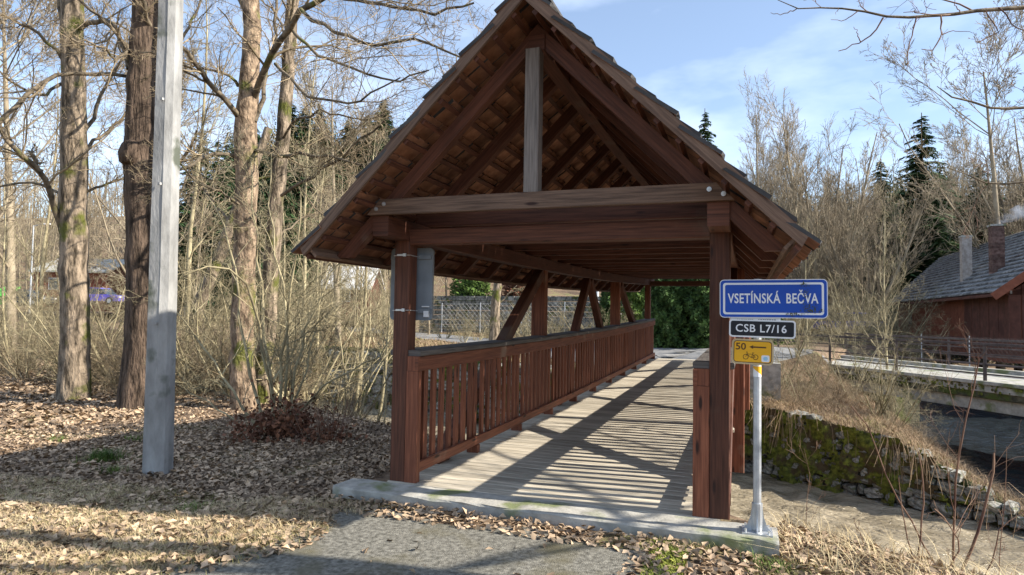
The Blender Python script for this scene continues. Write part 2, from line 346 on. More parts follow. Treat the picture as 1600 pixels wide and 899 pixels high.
def Wgrid(name, x0, x1, y0, y1, step, mt):
    gx = np.arange(x0, x1 + step, step); gy = np.arange(y0, y1 + step, step); X, Y = np.meshgrid(gx, gy)
    Z = WZ + .012 * np.sin(X * 2.1 + Y * 1.3) * np.cos(Y * 2.7 - X * .6) + .008 * np.sin(5.1 * X - 3.3 * Y)
    n_ = len(gx); i2 = (np.arange(len(gy) - 1)[:, None] * n_ + np.arange(n_ - 1)[None]).ravel()
    return X, Y, Z, np.stack([i2, i2 + 1, i2 + n_ + 1, i2 + n_], 1)
gx = axis(-60, [(-22, 1.0), (0, .3), (16, .12), (60, 1.0)]); gy = axis(-30, [(-2, 1.0), (16, .12), (26, .3), (60, 1.0)]); X, Y = np.meshgrid(gx, gy)
cu_ = X * .87 - Y * .5; cv_ = X * .5 + Y * .87; rw_ = np.random.default_rng(9); Z = np.full(X.shape, WZ)
for k in range(46):
    wl = rw_.uniform(.30, 1.1); an_ = rw_.normal() * .75 + 1.57; Z += .0085 * wl ** .9 * np.sin(2 * math.pi / wl * (cu_ * math.cos(an_) + cv_ * math.sin(an_) + .12 * np.sin(cu_ * 1.3 + k)) + rw_.uniform(0, 6))
n_ = len(gx); i2 = (np.arange(len(gy) - 1)[:, None] * n_ + np.arange(n_ - 1)[None]).ravel(); F = np.stack([i2, i2 + 1, i2 + n_ + 1, i2 + n_], 1)
C_ = lambda A: A.ravel()[F].mean(1)
cx, cy = C_(X), C_(Y); sidestream = (cx > ip(xL_t, cy) - 2) & (cy > ip(yfar_t, cx) + 1.2 + .0 * cx) | (cx > 9.2) & (cy > 10.6 - .5 * (cx - 9.2))
V = np.stack([X, Y, Z], -1).reshape(-1, 3)
for nm, sel, mt in (('river_water', ~sidestream, 'water_mud'), ('side_stream_water', sidestream, 'water_shaded')):
    f = F[sel]; u_, inv = np.unique(f, return_inverse=True)
    obj(nm, mesh(nm, V[u_], inv.reshape(f.shape), mt, smooth=True), kind='structure')

# ------------------------------------------------------------------ paths and roads
def ribbon(pts, wd, dz, zf=None, n=60, rag=0, seed=0):
    pts = np.array(pts, float); d = np.r_[0, np.cumsum(np.linalg.norm(np.diff(pts, axis=0), axis=1))]; q = np.linspace(0, d[-1], n)
    c = np.stack([np.interp(q, d, pts[:, i]) for i in range(2)], 1); t = nrm(np.gradient(c, axis=0)); nn = np.stack([-t[:, 1], t[:, 0]], 1)
    rg = np.random.default_rng(seed); k = 9; V = []
    l = wd / 2 + rag * rg.normal(size=n); r_ = wd / 2 + rag * rg.normal(size=n)
    for i in range(n):
        for j in range(k):
            a = -r_[i] + (l[i] + r_[i]) * j / (k - 1); p = c[i] + nn[i] * a; V.append((p[0], p[1], 0))
    V = np.array(V); V[:, 2] = (H(V[:, 0], V[:, 1]) if zf is None else zf(V[:, 0], V[:, 1])) + dz
    ix = (np.arange(n - 1)[:, None] * k + np.arange(k - 1)[None]).ravel()
    return V, np.stack([ix, ix + 1, ix + k + 1, ix + k], 1)
def in_path(x, y):  # asphalt apron in front of the bridge
    return (x > -.1 + .18 * np.sin(y * 3.1) - np.clip(-1.2 - y, 0, 9) * .25) & (x < 2.45 + .1 * np.sin(y * 4)) & (y < -.62 + .08 * np.sin(x * 5))
px_ = np.arange(-3.2, 3.0, .055); py_ = np.arange(-9, -.5, .055); X, Y = np.meshgrid(px_, py_); n_ = len(px_)
ix = (np.arange(len(py_) - 1)[:, None] * n_ + np.arange(n_ - 1)[None]).ravel(); F = np.stack([ix, ix + 1, ix + n_ + 1, ix + n_], 1)
keep = in_path(X.ravel()[F].mean(1), Y.ravel()[F].mean(1)); F = F[keep]; u_, inv = np.unique(F, return_inverse=True)
V = np.stack([X.ravel(), Y.ravel(), H(X.ravel(), Y.ravel()) + .012], 1)[u_]
obj('asphalt_path', mesh('asphalt_path', V, inv.reshape(F.shape), 'asphalt', smooth=True), kind='structure')
V, F = ribbon([(4.5, 23.6), (1.2, 18.6), (.8, 17.2), (-3, 20), (-9, 24.8), (-16.5, 30.5), (-33, 42), (-60, 58)], 4.4, .03, n=90)
obj('far_road', mesh('far_road', V, F, 'road', smooth=True), kind='structure')
V, F = ribbon([(1.65, 14.0), (1.7, 17.5)], 3.2, .05, n=12)
obj('bridge_approach', mesh('bridge_approach', V, F, 'road', smooth=True), kind='structure')

# ------------------------------------------------------------------ covered bridge
BW = 2.8513; XC = BW / 2; LB = 13.8; BAY = LB / 10
br = thing('covered_footbridge', 'red-brown stained timber footbridge under its own steep tiled gable roof', 'covered bridge')
def mir(x, s): return x if s < 0 else BW - x
# concrete sill and far abutment
sill = MB()
def rough_box(lo, hi, nx_, seed, amp=.006):
    rg = np.random.default_rng(seed); xs_ = np.linspace(lo[0], hi[0], nx_ + 1); V = []; F = []
    c = .012; prof = [(lo[1], lo[2]), (hi[1], lo[2]), (hi[1], hi[2] - c), (hi[1] - c, hi[2]), (lo[1] + c, hi[2]), (lo[1], hi[2] - c)]
    for x in xs_:
        for y, z in prof: V.append((x, y + rg.normal() * amp, z + rg.normal() * amp * .5))
    k = len(prof)
    for i in range(nx_):
        for j in range(k): F.append((i * k + j, i * k + (j + 1) % k, (i + 1) * k + (j + 1) % k, (i + 1) * k + j))
    F += [tuple(reversed(range(k))), tuple(nx_ * k + j for j in range(k))]; return V, F
V, F = rough_box((-.33, -.37, -.75), (3.17, -.035, 0), 26, 3); sill.add(V, F)
part('concrete_sill', sill.mesh('concrete_sill', 'concrete'), br)
fa = MB(); fa.box((-.4, 13.95, -2.9), (3.9, 14.35, .27)); part('far_abutment', fa.mesh('far_abutment', 'concrete'), br)
na = MB(); na.box((-.3, .4, -2.6), (3.15, .9, -.72)); part('near_abutment', na.mesh('near_abutment', 'concrete'), br)
for x in (.32, BW - .32):
    beam('girder', (x, -.03, -.33), (x, 13.9, -.33), .22, .5, 'wood_stain', br, segs=14, ch=.01, warp=W)
# deck boards
db = []
V, F, UV = beam_geo((.0, 0, -.021), (BW - .06, 0, -.021), .128, .042, ch=.006); me_db = [mesh('deck_board', V, F, 'deck', UV)]
for k in range(2):
    V2 = np.array(V); V2[:, 2] += RNG.normal(size=len(V2)) * .0015; V2[:, 1] += RNG.normal(size=len(V2)) * .001; me_db.append(mesh('deck_board', V2, F, 'deck', UV))
t = .035; i = 0
while t < 13.9:
    p = Wl(t); a = random.uniform(-.02, .02)
    obj('deck_board', me_db[i % 3], br, loc=(p[0] + a, p[1], p[2] + random.uniform(-.0015, .0015)), rot=(math.atan(.00296 * t), 0, -.003 * t + random.uniform(-.0015, .0015))); i += 1; t += .1385
# posts
for s in (-1, 1):
    for j, t in enumerate((.075, 4.22, 9.72, 13.7)):
        end = j in (0, 3); a = mir(.0745 if end else .025, s)
        wd = .149 if end else .21
        beam('post', (a, t, 0.0 if end else -.6), (a, t, 2.124), wd, .15, 'wood_red' if j else 'wood_stain', br, up=(0, 1, 0), segs=2, ch=.008, warp=W)
    for a0, a1 in (((.75, -.05), (4.08, 2.08)), ((5.0, -.05), (6.98, 2.10)), ((9.2, -.05), (7.12, 2.10)), ((13.5, -.05), (9.95, 2.09))):
        x = mir(.07, s); beam('brace', (x, a0[0], a0[1]), (x, a1[0], a1[1]), .125, .15, 'wood_stain', br, segs=4, ch=.006, warp=W)
    x = mir(.075, s)
    beam('wall_plate', (x, -.375, 2.2085), (x, 14.35, 2.2085), .148, .17, 'wood_stain', br, segs=20, ch=.006, warp=W)
    # railing
    x = mir(.12, s); beam('handrail', (x, .02, 1.125), (x, 13.85, 1.125), .30, .05, 'cap_grey', br, segs=20, ch=.008, warp=W)
    x = mir(.249, s); beam('top_rail', (x, -.01, 1.033), (x, 13.84, 1.033), .034, .128, 'wood_red', br, segs=20, ch=.006, warp=W)
    beam('bottom_rail', (x, .05, .129), (x, 13.84, .129), .034, .094, 'wood_red', br, segs=20, ch=.006, warp=W)
    x = mir(.206, s); beam('end_board', (x, .03, 0), (x, .03, .968), .118, .07, 'wood_red', br, up=(0, 1, 0), ch=.005)
    beam('rail_block', (mir(.205, s), .034, .970), (mir(.205, s), .034, 1.098), .112, .062, 'wood_red', br, up=(0, 1, 0), ch=.004)
    x = mir(.190, s)
    V, F, UV = beam_geo((0, 0, -.03), (0, 0, 1.098), .075, .085, up=(0, 1, 0), ch=.005); me_rp = mesh('rail_post', V, F, 'wood_red', UV)
    V, F, UV = beam_geo((0, 0, .095), (0, 0, 1.098), .034, .074, up=(0, 1, 0), ch=.004); me_sl = mesh('baluster', V, F, 'wood_red', UV)
    V, F, UV = beam_geo((0, 0, -.03), (0, 0, .082), .06, .07, up=(0, 1, 0), ch=.004); me_ft = mesh('rail_foot', V, F, 'wood_red', UV)
    for b in range(10):
        for q in range(1, 8):
            t = b * BAY + q * BAY / 8 + .035 + (.02 if b == 0 else 0); p = Wl(t)
            obj('baluster', me_sl, br, loc=(p[0] + mir(.212, s), t, p[2]), rot=(0, 0, random.uniform(-.03, .03)))
        t = (b + 1) * BAY - (.03 if b == 9 else 0); p = Wl(t)
        obj('rail_post', me_rp, br, loc=(p[0] + x, t, p[2])); obj('rail_foot', me_ft, br, loc=(p[0] + mir(.246, s), t, p[2]))
# cross beam and trusses
beam('cross_beam', (.149, .06, 2.157), (BW - .149, .06, 2.157), .12, .138, 'wood_stain', br, ch=.006)
beam('cross_beam', (.149 + .29, 13.7, 2.157 + .278), (BW - .149 + .29, 13.7, 2.157 + .278), .12, .138, 'wood_stain', br, ch=.006)
def rafter_geo(s):
    th = .08; P2 = [(0, 3.60), (1.655, 1.945), (1.805, 1.945), (0, 3.75)]; V = []
    for y in (0, th):
        for x, z in P2: V.append((XC + s * x, y, z))
    F = [(0, 1, 2, 3), (7, 6, 5, 4), (0, 4, 5, 1), (1, 5, 6, 2), (2, 6, 7, 3)]
    if s < 0: F = [tuple(reversed(f)) for f in F]
    UV = []
    for f in F:
        for i in f:
            x, y, z = V[i]; l = abs(x - XC) * 1.414; UV.append((l, (z + abs(x - XC) - 3.6) * .7 + y * 1.3))
    return V, F, UV
raf = {s: mesh('rafter', *rafter_geo(s)[:2], 'wood_stain', rafter_geo(s)[2]) for s in (-1, 1)}
V, F, UV = beam_geo((.02, -.03, 2.358), (BW - .02, -.03, 2.358), .055, .128, ch=.005); me_tie = mesh('tie_beam', V, F, 'wood_stain', UV)
tr = [-.36] + [.40 + .80 * k for k in range(18)]
for k, t in enumerate(tr):
    p = Wl(t)
    for s in (-1, 1): obj('rafter', raf[s], br, loc=(p[0], p[1], p[2]))
    if k: obj('tie_beam', me_tie, br, loc=p)
# front tie beam with angled ends, weathered on its face
mb = MB(); mb.prism([(-.03, -.42, 2.2955), (BW + .03, -.42, 2.2955), (BW - .09, -.42, 2.421), (.09, -.42, 2.421)], (0, .057, 0))
me = mb.mesh('tie_beam', 'wood_brown'); uvl = me.uv_layers.new(name='UVMap')
for p_ in me.polygons:
    for li in p_.loop_indices:
        c = me.vertices[me.loops[li].vertex_index].co; uvl.data[li].uv = (c.x, c.z + c.y)
part('tie_beam', me, br, label='front tie beam, weathered brown-grey with bolts at both ends')
beam('king_post', (XC - .02, -.36, 2.418), (XC - .02, -.36, 3.54), .115, .115, 'wood_grey', br, up=(0, 1, 0), ch=.006, label='short weathered grey post between front tie and ridge')
beam('ridge_beam', (XC, -.375, 3.60), (XC, 14.4, 3.60), .13, .13, 'wood_stain', br, segs=20, ch=.004, warp=W)
bm = MB()
def bolt(x, z, y=-.42, r=.017):
    mb = MB(); c = [(x + r * math.cos(a), y, z + r * math.sin(a)) for a in np.linspace(0, 2 * math.pi, 13)[:-1]]; mb.prism(c, (0, -.008, 0))
    h = [(x + .5 * r * math.cos(a), y - .008, z + .5 * r * math.sin(a)) for a in np.linspace(0, 2 * math.pi, 7)[:-1]]; mb.prism(h, (0, -.010, 0))
    part('bolt', mb.mesh('bolt', 'zinc'), br)
for x, z in ((.058, 2.341), (.13, 2.381), (2.717, 2.375), (2.812, 2.339)): bolt(x, z)
# roof: battens, tiles, bargeboards, eave boards
R2 = math.sqrt(.5)
ROW = .207; NR = 13
for s in (-1, 1):
    up = Vector((-s * R2, 0, R2)); nn = Vector((s * R2, 0, R2))
    for r in range(NR):
        d = 1.925 * 1.4142 - (r * ROW + .12); 
        if d < .1: continue
        h = d * R2; x = XC + s * h; z = 3.775 - h
        o = beam('batten', (x, -.68, z), (x, 14.75, z), .04, .035, 'wood_stain', br, up=tuple(nn), segs=16, ch=0, warp=W)
    for tt, lab in ((-.70, None), (14.7, None)):
        mb = MB(); y0 = tt - .0125
        a, b = 3.79, 3.905
        P2 = [(XC, a), (XC + s * 1.86, a - 1.86), (XC + s * 1.90, b - 1.90), (XC, b)]
        dx, dz = (0, 0) if tt < 0 else (Wl(14.7)[0], Wl(14.7)[2])
        pl = [(x + dx, y0, z + dz) for x, z in P2]
        mb.prism(pl, (0, .025, 0)); me = mb.mesh('bargeboard', 'wood_brown'); uvl = me.uv_layers.new(name='UVMap')
        for p_ in me.polygons:
            for li in p_.loop_indices:
                c = me.vertices[me.loops[li].vertex_index].co; l = abs(c.x - XC - dx); uvl.data[li].uv = (l * 1.414, (c.z + l) * .7 + c.y)
        part('bargeboard', me, br)
    x = XC + s * 1.80; beam('eave_board', (x, -.68, 1.965), (x, 14.7, 1.965), .022, .11, 'wood_brown', br, up=tuple(nn), segs=16, ch=0, warp=W)
tile_me = []
for k in range(4):
    rg = np.random.default_rng(k); wd, ln, th = .196, .345, .026
    V = []; nxs = 3
    for z in (0, 1):
        for j in range(2):
            for i_ in range(nxs):
                V.append((-wd / 2 + wd * i_ / (nxs - 1) + rg.normal() * .002, j * ln + rg.normal() * .006, z * th + rg.normal() * .003 + (.006 if i_ == 1 else 0)))
    F = []; M_ = []
    for i_ in range(nxs - 1):
        F += [(i_, i_ + nxs, i_ + nxs + 1, i_ + 1), (6 + i_, 6 + i_ + 1, 6 + i_ + nxs + 1, 6 + i_ + nxs)]; M_ += [0, 1]
        F += [(i_, i_ + 1, i_ + 7, i_ + 6), (3 + i_ + 1, 3 + i_, 9 + i_, 9 + i_ + 1)]; M_ += [1, 0]
    F += [(0, 6, 9, 3), (2, 5, 11, 8)]; M_ += [1, 1]
    tile_me.append(mesh('roof_tile', V, F, ['tile_under', 'tile_top'], midx=M_))
rest = {-1: MB(), 1: MB()}
NT = 78
for s in (-1, 1):
    xa = Vector((0, s * 1.0, 0)); up = Vector((-s * R2, 0, R2)); nn = Vector((s * R2, 0, R2))
    upt = (up + nn * -.15).normalized(); nt_ = xa.cross(upt)
    for r in range(NR + 1):
        for c in range(NT):
            t = -.60 + c * .1975 + (.025 if r % 2 else -.02) + random.uniform(-.006, .006); sl = r * ROW
            d = 1.925 * 1.4142 - sl
            if d < .12: continue
            p = Vector((XC, t, 3.835)) + Vector((s * R2, 0, -R2)) * d + nn * (.050 + random.uniform(-.006, .010)); q = Wl(t); p += Vector((q[0], 0, q[2]))
            ln = min(1, d / .345)
            R_ = Matrix((xa, upt, nt_)).transposed() @ Matrix.Rotation(random.uniform(-.03, .03), 3, 'Z'); Mx = Matrix.Translation(p) @ R_.to_4x4() @ Matrix.Diagonal((1, ln, 1, 1))
            near = (s < 0 and c < 17) or (s > 0 and c < 5)
            me = tile_me[(c * 7 + r * 3) % 4]
            if near: obj('roof_tile', me, br, mtx=Mx)
            else: rest[s].add([Mx @ v.co for v in me.vertices], [p_.vertices[:] for p_ in me.polygons]); rest[s].M[-len(me.polygons):] = [p_.material_index for p_ in me.polygons]
    part('roof_tiles_beyond', rest[s].mesh('roof_tiles_beyond', ['tile_under', 'tile_top']), br, kind='stuff')
for k in range(30):   # ridge caps
    t = -.72 + k * .52; q = Wl(t)
    if t > 14.6: break
    mb = MB(); 
    for s in (-1, 1):
        mb.prism([(XC, 0, 3.985), (XC + s * .16, 0, 3.825), (XC + s * .16, 0, 3.85), (XC, 0, 4.01)][::s], (0, .54, .012))
    obj('ridge_cap', mb.mesh('ridge_cap', 'tile_top'), br, loc=(q[0], t, q[2]))

# ------------------------------------------------------------------ sign hung on the back of the left post
def rrect(cx, cz, w_, h_, r, n=5):
    o = []
    for k, (sx, sz) in enumerate(((1, 1), (-1, 1), (-1, -1), (1, -1))):
        for j in range(n + 1):
            a = math.pi / 2 * (k + j / n); o.append((cx + sx * (w_ / 2 - r) + r * math.cos(a), cz + sz * (h_ / 2 - r) + r * math.sin(a)))
    return o
sb = thing('information_sign', 'grey rounded sign seen from the back, strapped to the left front post', 'sign')
mb = MB(); mb.prism([(x, .185, z) for x, z in rrect(.072, 1.745, .43, .66, .035)], (0, .03, 0))
pl = part('sign_plate', mb.mesh('sign_plate', 'panel_grey'), sb)
for z in (1.50, 1.99):
    mb = MB(); mb.box((-.135, .165, z - .02), (.275, .185, z + .02)); part('stiffening_rail', mb.mesh('stiffening_rail', 'panel_grey'), sb)
    mb = MB(); y = -.004
    mb.tube([(-.004, .16, z), (-.006, y, z), (.155, y, z + .004), (.158, .16, z)], .0035, 6); mb.box((.03, -.014, z - .004), (.12, -.004, z + .012)); mb.box((.09, -.016, z - .008), (.12, -.005, z + .018))
    part('strap', mb.mesh('strap', 'zinc'), sb)
mb = MB(); mb.box((.215, .163, 1.445), (.265, .1845, 1.50)); part('sticker', mb.mesh('sticker', 'sign_white'), sb)
mb = MB(); mb.box((.195, .163, 1.535), (.265, .1845, 1.545)); part('sticker', mb.mesh('sticker', 'sign_white'), sb)

# ------------------------------------------------------------------ signpost with three signs
sp = thing('signpost', 'galvanised steel post with bolted foot on the right end of the concrete sill', 'post')
mb = MB(); PX, PY = 3.035, -.20
mb.tube([(PX, PY, .02), (PX, PY, 1.76)], .0275, 14); part('tube', mb.mesh('tube', 'galv', smooth=False), sp)
mb = MB(); mb.tube([(PX, PY, 0), (PX, PY, .20)], .036, 12); mb.tube([(PX, PY, 0), (PX, PY, .02)], .036, 12); mb.box((PX - .10, PY - .09, .0), (PX + .10, PY + .09, .012))
for a in range(4):
    c, s_ = math.cos(a * math.pi / 2), math.sin(a * math.pi / 2)
    P = [(PX + c * .03, PY + s_ * .03, .012), (PX + c * .095, PY + s_ * .085, .012), (PX + c * .065, PY + s_ * .06, .045), (PX + c * .045, PY + s_ * .042, .10), (PX + c * .03, PY + s_ * .03, .20)]
    mb.prism([(x - s_ * .004, y + c * .004, z) for x, y, z in P], (s_ * .008, -c * .008, 0))
part('foot', mb.mesh('foot', 'galv'), sp)
for dx, dy in ((.075, -.065), (-.075, -.065), (.075, .065), (-.075, .065)):
    mb = MB(); mb.tube([(PX + dx, PY + dy, .01), (PX + dx, PY + dy, .035)], .009, 6); part('bolt', mb.mesh('bolt', 'zinc'), sp)
stk = thing('trail_sticker', 'small white and yellow trail marker sticker wrapped round the signpost', 'sticker')
mb = MB(); r = .0282; a0, a1 = -2.9, -.3
def band(z0, z1, r, a0=a0, a1=a1, n=10): 
    V = []; F = []
    for i in range(n + 1):
        a = a0 + (a1 - a0) * i / n; V += [(PX + r * math.cos(a), PY + r * math.sin(a), z0), (PX + r * math.cos(a), PY + r * math.sin(a), z1)]
        if i: F.append((2 * i - 2, 2 * i, 2 * i + 1, 2 * i - 1))
    return V, F
part('white_band', mesh('white_band', *band(1.075, 1.155, .0282), 'sign_white'), stk)
V = []; F = []
for i in range(11):
    f = i / 10; a = a0 + (a1 - a0) * f; V += [(PX + .0286 * math.cos(a), PY + .0286 * math.sin(a), 1.14 - .055 * f), (PX + .0286 * math.cos(a), PY + .0286 * math.sin(a), 1.148)]
    if i: F.append((2 * i - 2, 2 * i, 2 * i + 1, 2 * i - 1))
part('yellow_patch', mesh('yellow_patch', V, F, 'sign_yellow'), stk)

def sign_root(name, label, x, y, z, rz, ry=0):
    o = thing(name, label, 'sign', loc=(x, y, z)); o.rotation_euler = (0, ry, rz); return o
def plate(pa, name, w_, h_, r, y0, th, mt, cx=0, cz=0):
    mb = MB(); mb.prism([(x, y0, z) for x, z in rrect(cx, cz, w_, h_, r)], (0, -th, 0)); return obj(name, mb.mesh(name, mt), pa)
def text(pa, name, s_, size, x, z, y, mt, tw=.1, off=.0, sp_=1.0):   # size = cap height, tw = total width
    cu = bpy.data.curves.new(name, 'FONT'); cu.body = s_; cu.size = size * 1.4; cu.offset = off; cu.space_character = sp_; cu.align_x = 'CENTER'; cu.align_y = 'CENTER'; cu.resolution_u = 3; cu.extrude = .0004
    t_ = bpy.data.objects.new(name, cu); COL.objects.link(t_); bpy.context.view_layer.update()
    me = bpy.data.meshes.new_from_object(t_.evaluated_get(bpy.context.evaluated_depsgraph_get())); bpy.data.objects.remove(t_)
    me.materials.clear(); me.materials.append(MAT[mt]); o = obj(name, me, pa, loc=(x, y, z), rot=(math.pi / 2, 0, 0)); 
    c = np.array([v.co for v in me.vertices]); o.scale = (tw / (c[:, 0].max() - c[:, 0].min()), 1, 1); return o
s1 = sign_root('river_name_sign', 'long blue sign with white frame naming the river VSETÍNSKÁ BEČVA', 3.131, -.252, 1.6215, 0, -.006)
plate(s1, 'edge', .694, .268, .03, .012, .016, 'sign_white'); plate(s1, 'blue_field', .684, .258, .026, -.0035, .002, 'sign_blue')
plate(s1, 'white_frame', .648, .222, .018, -.0055, .0015, 'sign_white'); plate(s1, 'blue_panel', .620, .194, .012, -.007, .0015, 'sign_blue')
text(s1, 'lettering', 'VSETÍNSKÁ', .068, -.120, -.002, -.0092, 'sign_white', .345, .0016, 1.05)
text(s1, 'lettering', 'BEČVA', .068, .187, -.002, -.0092, 'sign_white', .200, .0016, 1.05)
rg = np.random.default_rng(5); mb = MB()          # algae stains
for (cx, cz, wx, wz, n) in ((.20, .095, .035, .012, 26), (.215, .045, .022, .035, 26), (.215, -.05, .02, .03, 26), (.26, -.085, .07, .012, 50), (.14, -.105, .06, .008, 40), (.25, -.06, .05, .02, 20)):
    for _ in range(n):
        x, z = cx + rg.normal() * wx * .5, cz + rg.normal() * wz * .6; r = rg.uniform(.001, .0036); k = rg.uniform(1, 2.6)
        if abs(x) > .335 or abs(z) > .125: continue
        a = rg.uniform(0, 6); mb.add([(x + r * math.cos(a + q), -.0104 - rg.uniform(0, .0003), z + r * k * math.sin(a + q)) for q in (0, 1.3, 2.5, 3.7, 5)], [(4, 3, 2, 1, 0)])
obj('algae_stain', mb.mesh('algae_stain', 'grime'), s1, kind='stuff')
for z in (.07, -.07):
    mb = MB(); mb.box((-.16, .012, z - .012), (.06, .024, z + .012)); obj('clamp', mb.mesh('clamp', 'galv'), s1)
s2 = sign_root('bridge_number_sign', 'narrow black sign reading CSB L7/16 under the blue one', 3.064, -.250, 1.4115, 0, .012)
plate(s2, 'edge', .432, .124, .022, .010, .014, 'sign_white'); plate(s2, 'black_field', .410, .102, .014, -.004, .002, 'sign_black')
text(s2, 'lettering', 'CSB', .054, -.108, -.001, -.0068, 'sign_white', .130, .0010, 1.08); text(s2, 'lettering', 'L7/16', .054, .072, -.001, -.0068, 'sign_white', .170, .0010, 1.08)
s3 = sign_root('cycle_route_sign', 'yellow cycle route sign with 50, an arrow and a bicycle', 3.003, -.248, 1.2495, 0, .02)
plate(s3, 'edge', .274, .176, .030, .008, .012, 'sign_rim'); plate(s3, 'border', .250, .152, .022, -.0035, .0015, 'sign_brown'); plate(s3, 'yellow_field', .240, .142, .018, -.005, .0015, 'sign_yellow')
text(s3, 'number', '50', .048, -.078, .033, -.0072, 'sign_brown', .068, .001)
mb = MB(); mb.prism([(x, -.0068, z) for x, z in ((-.022, .034), (.004, .047), (.002, .039), (.088, .039), (.088, .029), (.002, .029), (.004, .021))][::-1], (0, -.001, 0)); obj('arrow', mb.mesh('arrow', 'sign_brown'), s3)
mb = MB()
def ring(cx, cz, r, w_=.0022, n=22):
    V = []; F = []
    for i in range(n):
        a = i * 2 * math.pi / n
        for rr in (r - w_, r + w_): V.append((cx + rr * math.cos(a), -.0075, cz + rr * math.sin(a)))
        j = (i + 1) % n; F.append((2 * i, 2 * i + 1, 2 * j + 1, 2 * j)[::-1])
    mb.add(V, F)
def bar(x0, z0, x1, z1, w_=.0018):
    d = np.array([x1 - x0, z1 - z0]); d = d / np.linalg.norm(d) * w_; n = (-d[1], d[0])
    mb.add([(x0 + n[0], -.0076, z0 + n[1]), (x0 - n[0], -.0076, z0 - n[1]), (x1 - n[0], -.0076, z1 - n[1]), (x1 + n[0], -.0076, z1 + n[1])], [(0, 1, 2, 3)])
bx, bz = -.008, -.036
ring(bx - .036, bz, .0165); ring(bx + .028, bz, .0165)
for q in ((-.036, 0, -.026, .027), (-.026, .027, -.030, .033), (-.034, .033, -.024, .034), (-.028, .020, .010, .020), (.010, .020, 0, -.004), (-.028, .018, 0, -.004), (0, -.004, .028, 0), (.010, .018, .028, 0), (.010, .020, .012, .028), (.005, .029, .020, .029)):
    bar(bx + q[0], bz + q[1], bx + q[2], bz + q[3])
obj('bicycle_symbol', mb.mesh('bicycle_symbol', 'sign_brown'), s3)
st = plate(s3, 'round_sticker', .052, .046, .010, -.0066, .001, 'sign_white', .085, -.043)
mb = MB(); mb.prism([(.085 + .015 * math.cos(a), -.0078, -.043 + .015 * math.sin(a)) for a in np.linspace(0, 2 * math.pi, 17)[:-1]], (0, -.0006, 0)); part('emblem', mb.mesh('emblem', 'sticker_blue'), s3)
bpy.data.objects['emblem'].location = (0, 0, 0)
s4 = sign_root('paper_notice', 'thin strip of white notice between the blue and black signs', 3.02, -.238, 1.478, 0)
plate(s4, 'strip', .33, .03, .004, 0, .002, 'sign_white')
mb = MB(); rg = np.random.default_rng(2)
x = -.12
while x < .13:
    w_ = rg.uniform(.006, .016); mb.box((x, -.0032, -.009), (x + w_, -.0022, -.001)); x += w_ + .004
    if -.02 < x < 0: x += .03
obj('print', mb.mesh('print', 'sign_black'), s4)

# ------------------------------------------------------------------ concrete pole
pb = np.array([-2.735, .02, -.32]); pt = np.array([-2.52, -.27, 7.5])
cp = thing('concrete_pole', 'tall leaning grey concrete utility pole standing in the leaf litter', 'pole', loc=pb)
mb = MB(); V = []; F = []; n = 24; ln = pt - pb
ux = nrm(RT * [1, 1, 0]); uy = np.array([-ux[1], ux[0], 0])
for i in range(n + 1):
    f = i / n; c = ln * f; w_ = .136 - .042 * f; d_ = .115 - .035 * f
    for a, b in ((-.86, -.45), (-.62, -1), (.22, -1), (.30, -1.05), (.86, -.72), (1, -.3), (1, .6), (.6, 1), (-.6, 1), (-.92, .6)): V.append(c + ux * a * w_ + uy * b * d_ + np.random.normal(size=3) * .0012)
for i in range(n):
    for k in range(10): F.append((i * 10 + k, i * 10 + (k + 1) % 10, (i + 1) * 10 + (k + 1) % 10, (i + 1) * 10 + k))
F += [tuple(n * 10 + k for k in range(10))]
obj('shaft', mesh('shaft', V, F, 'pole_concrete'), cp)
mb = MB()
for z in (1.35, 2.75, 3.6):
    c = ln * ((z + .3) / 7.8); mb.box(tuple(c + uy * -.13 + ux * .02 - .012), tuple(c + uy * -.13 + ux * .02 + .012))
obj('cast_lug', mb.mesh('cast_lug', 'pole_concrete'), cp)

# ------------------------------------------------------------------ river walls
def stone_mesh(seed):
    rg = np.random.default_rng(seed); V = []; idx = {}
    for i in range(3):
        for j in range(3):
            for k in range(3):
                if (i, j, k) == (1, 1, 1): continue
                p = np.array([i - 1, j - 1, k - 1.]); L_ = np.abs(p).sum(); p = p * {1: 1.0, 2: .93, 3: .84}[int(L_)] + rg.normal(size=3) * .12
                idx[i, j, k] = len(V); V.append(p * .5)
    F = []
    for ax in range(3):
        for sd in (0, 2):
            for a in range(2):
                for b in range(2):
                    q = []
                    for da, db in ((0, 0), (1, 0), (1, 1), (0, 1)):
                        c = [0, 0, 0]; c[ax] = sd; c[(ax + 1) % 3] = a + da; c[(ax + 2) % 3] = b + db; q.append(idx[tuple(c)])
                    F.append(q if sd else q[::-1])
    return mesh('stone', V, F, 'stone', smooth=False)
stones = [stone_mesh(k) for k in range(6)]
def wall_curve(x0, x1, n):
    x = np.linspace(x0, x1, n); return np.stack([x, ip(yfar_t, x) - .14], 1)
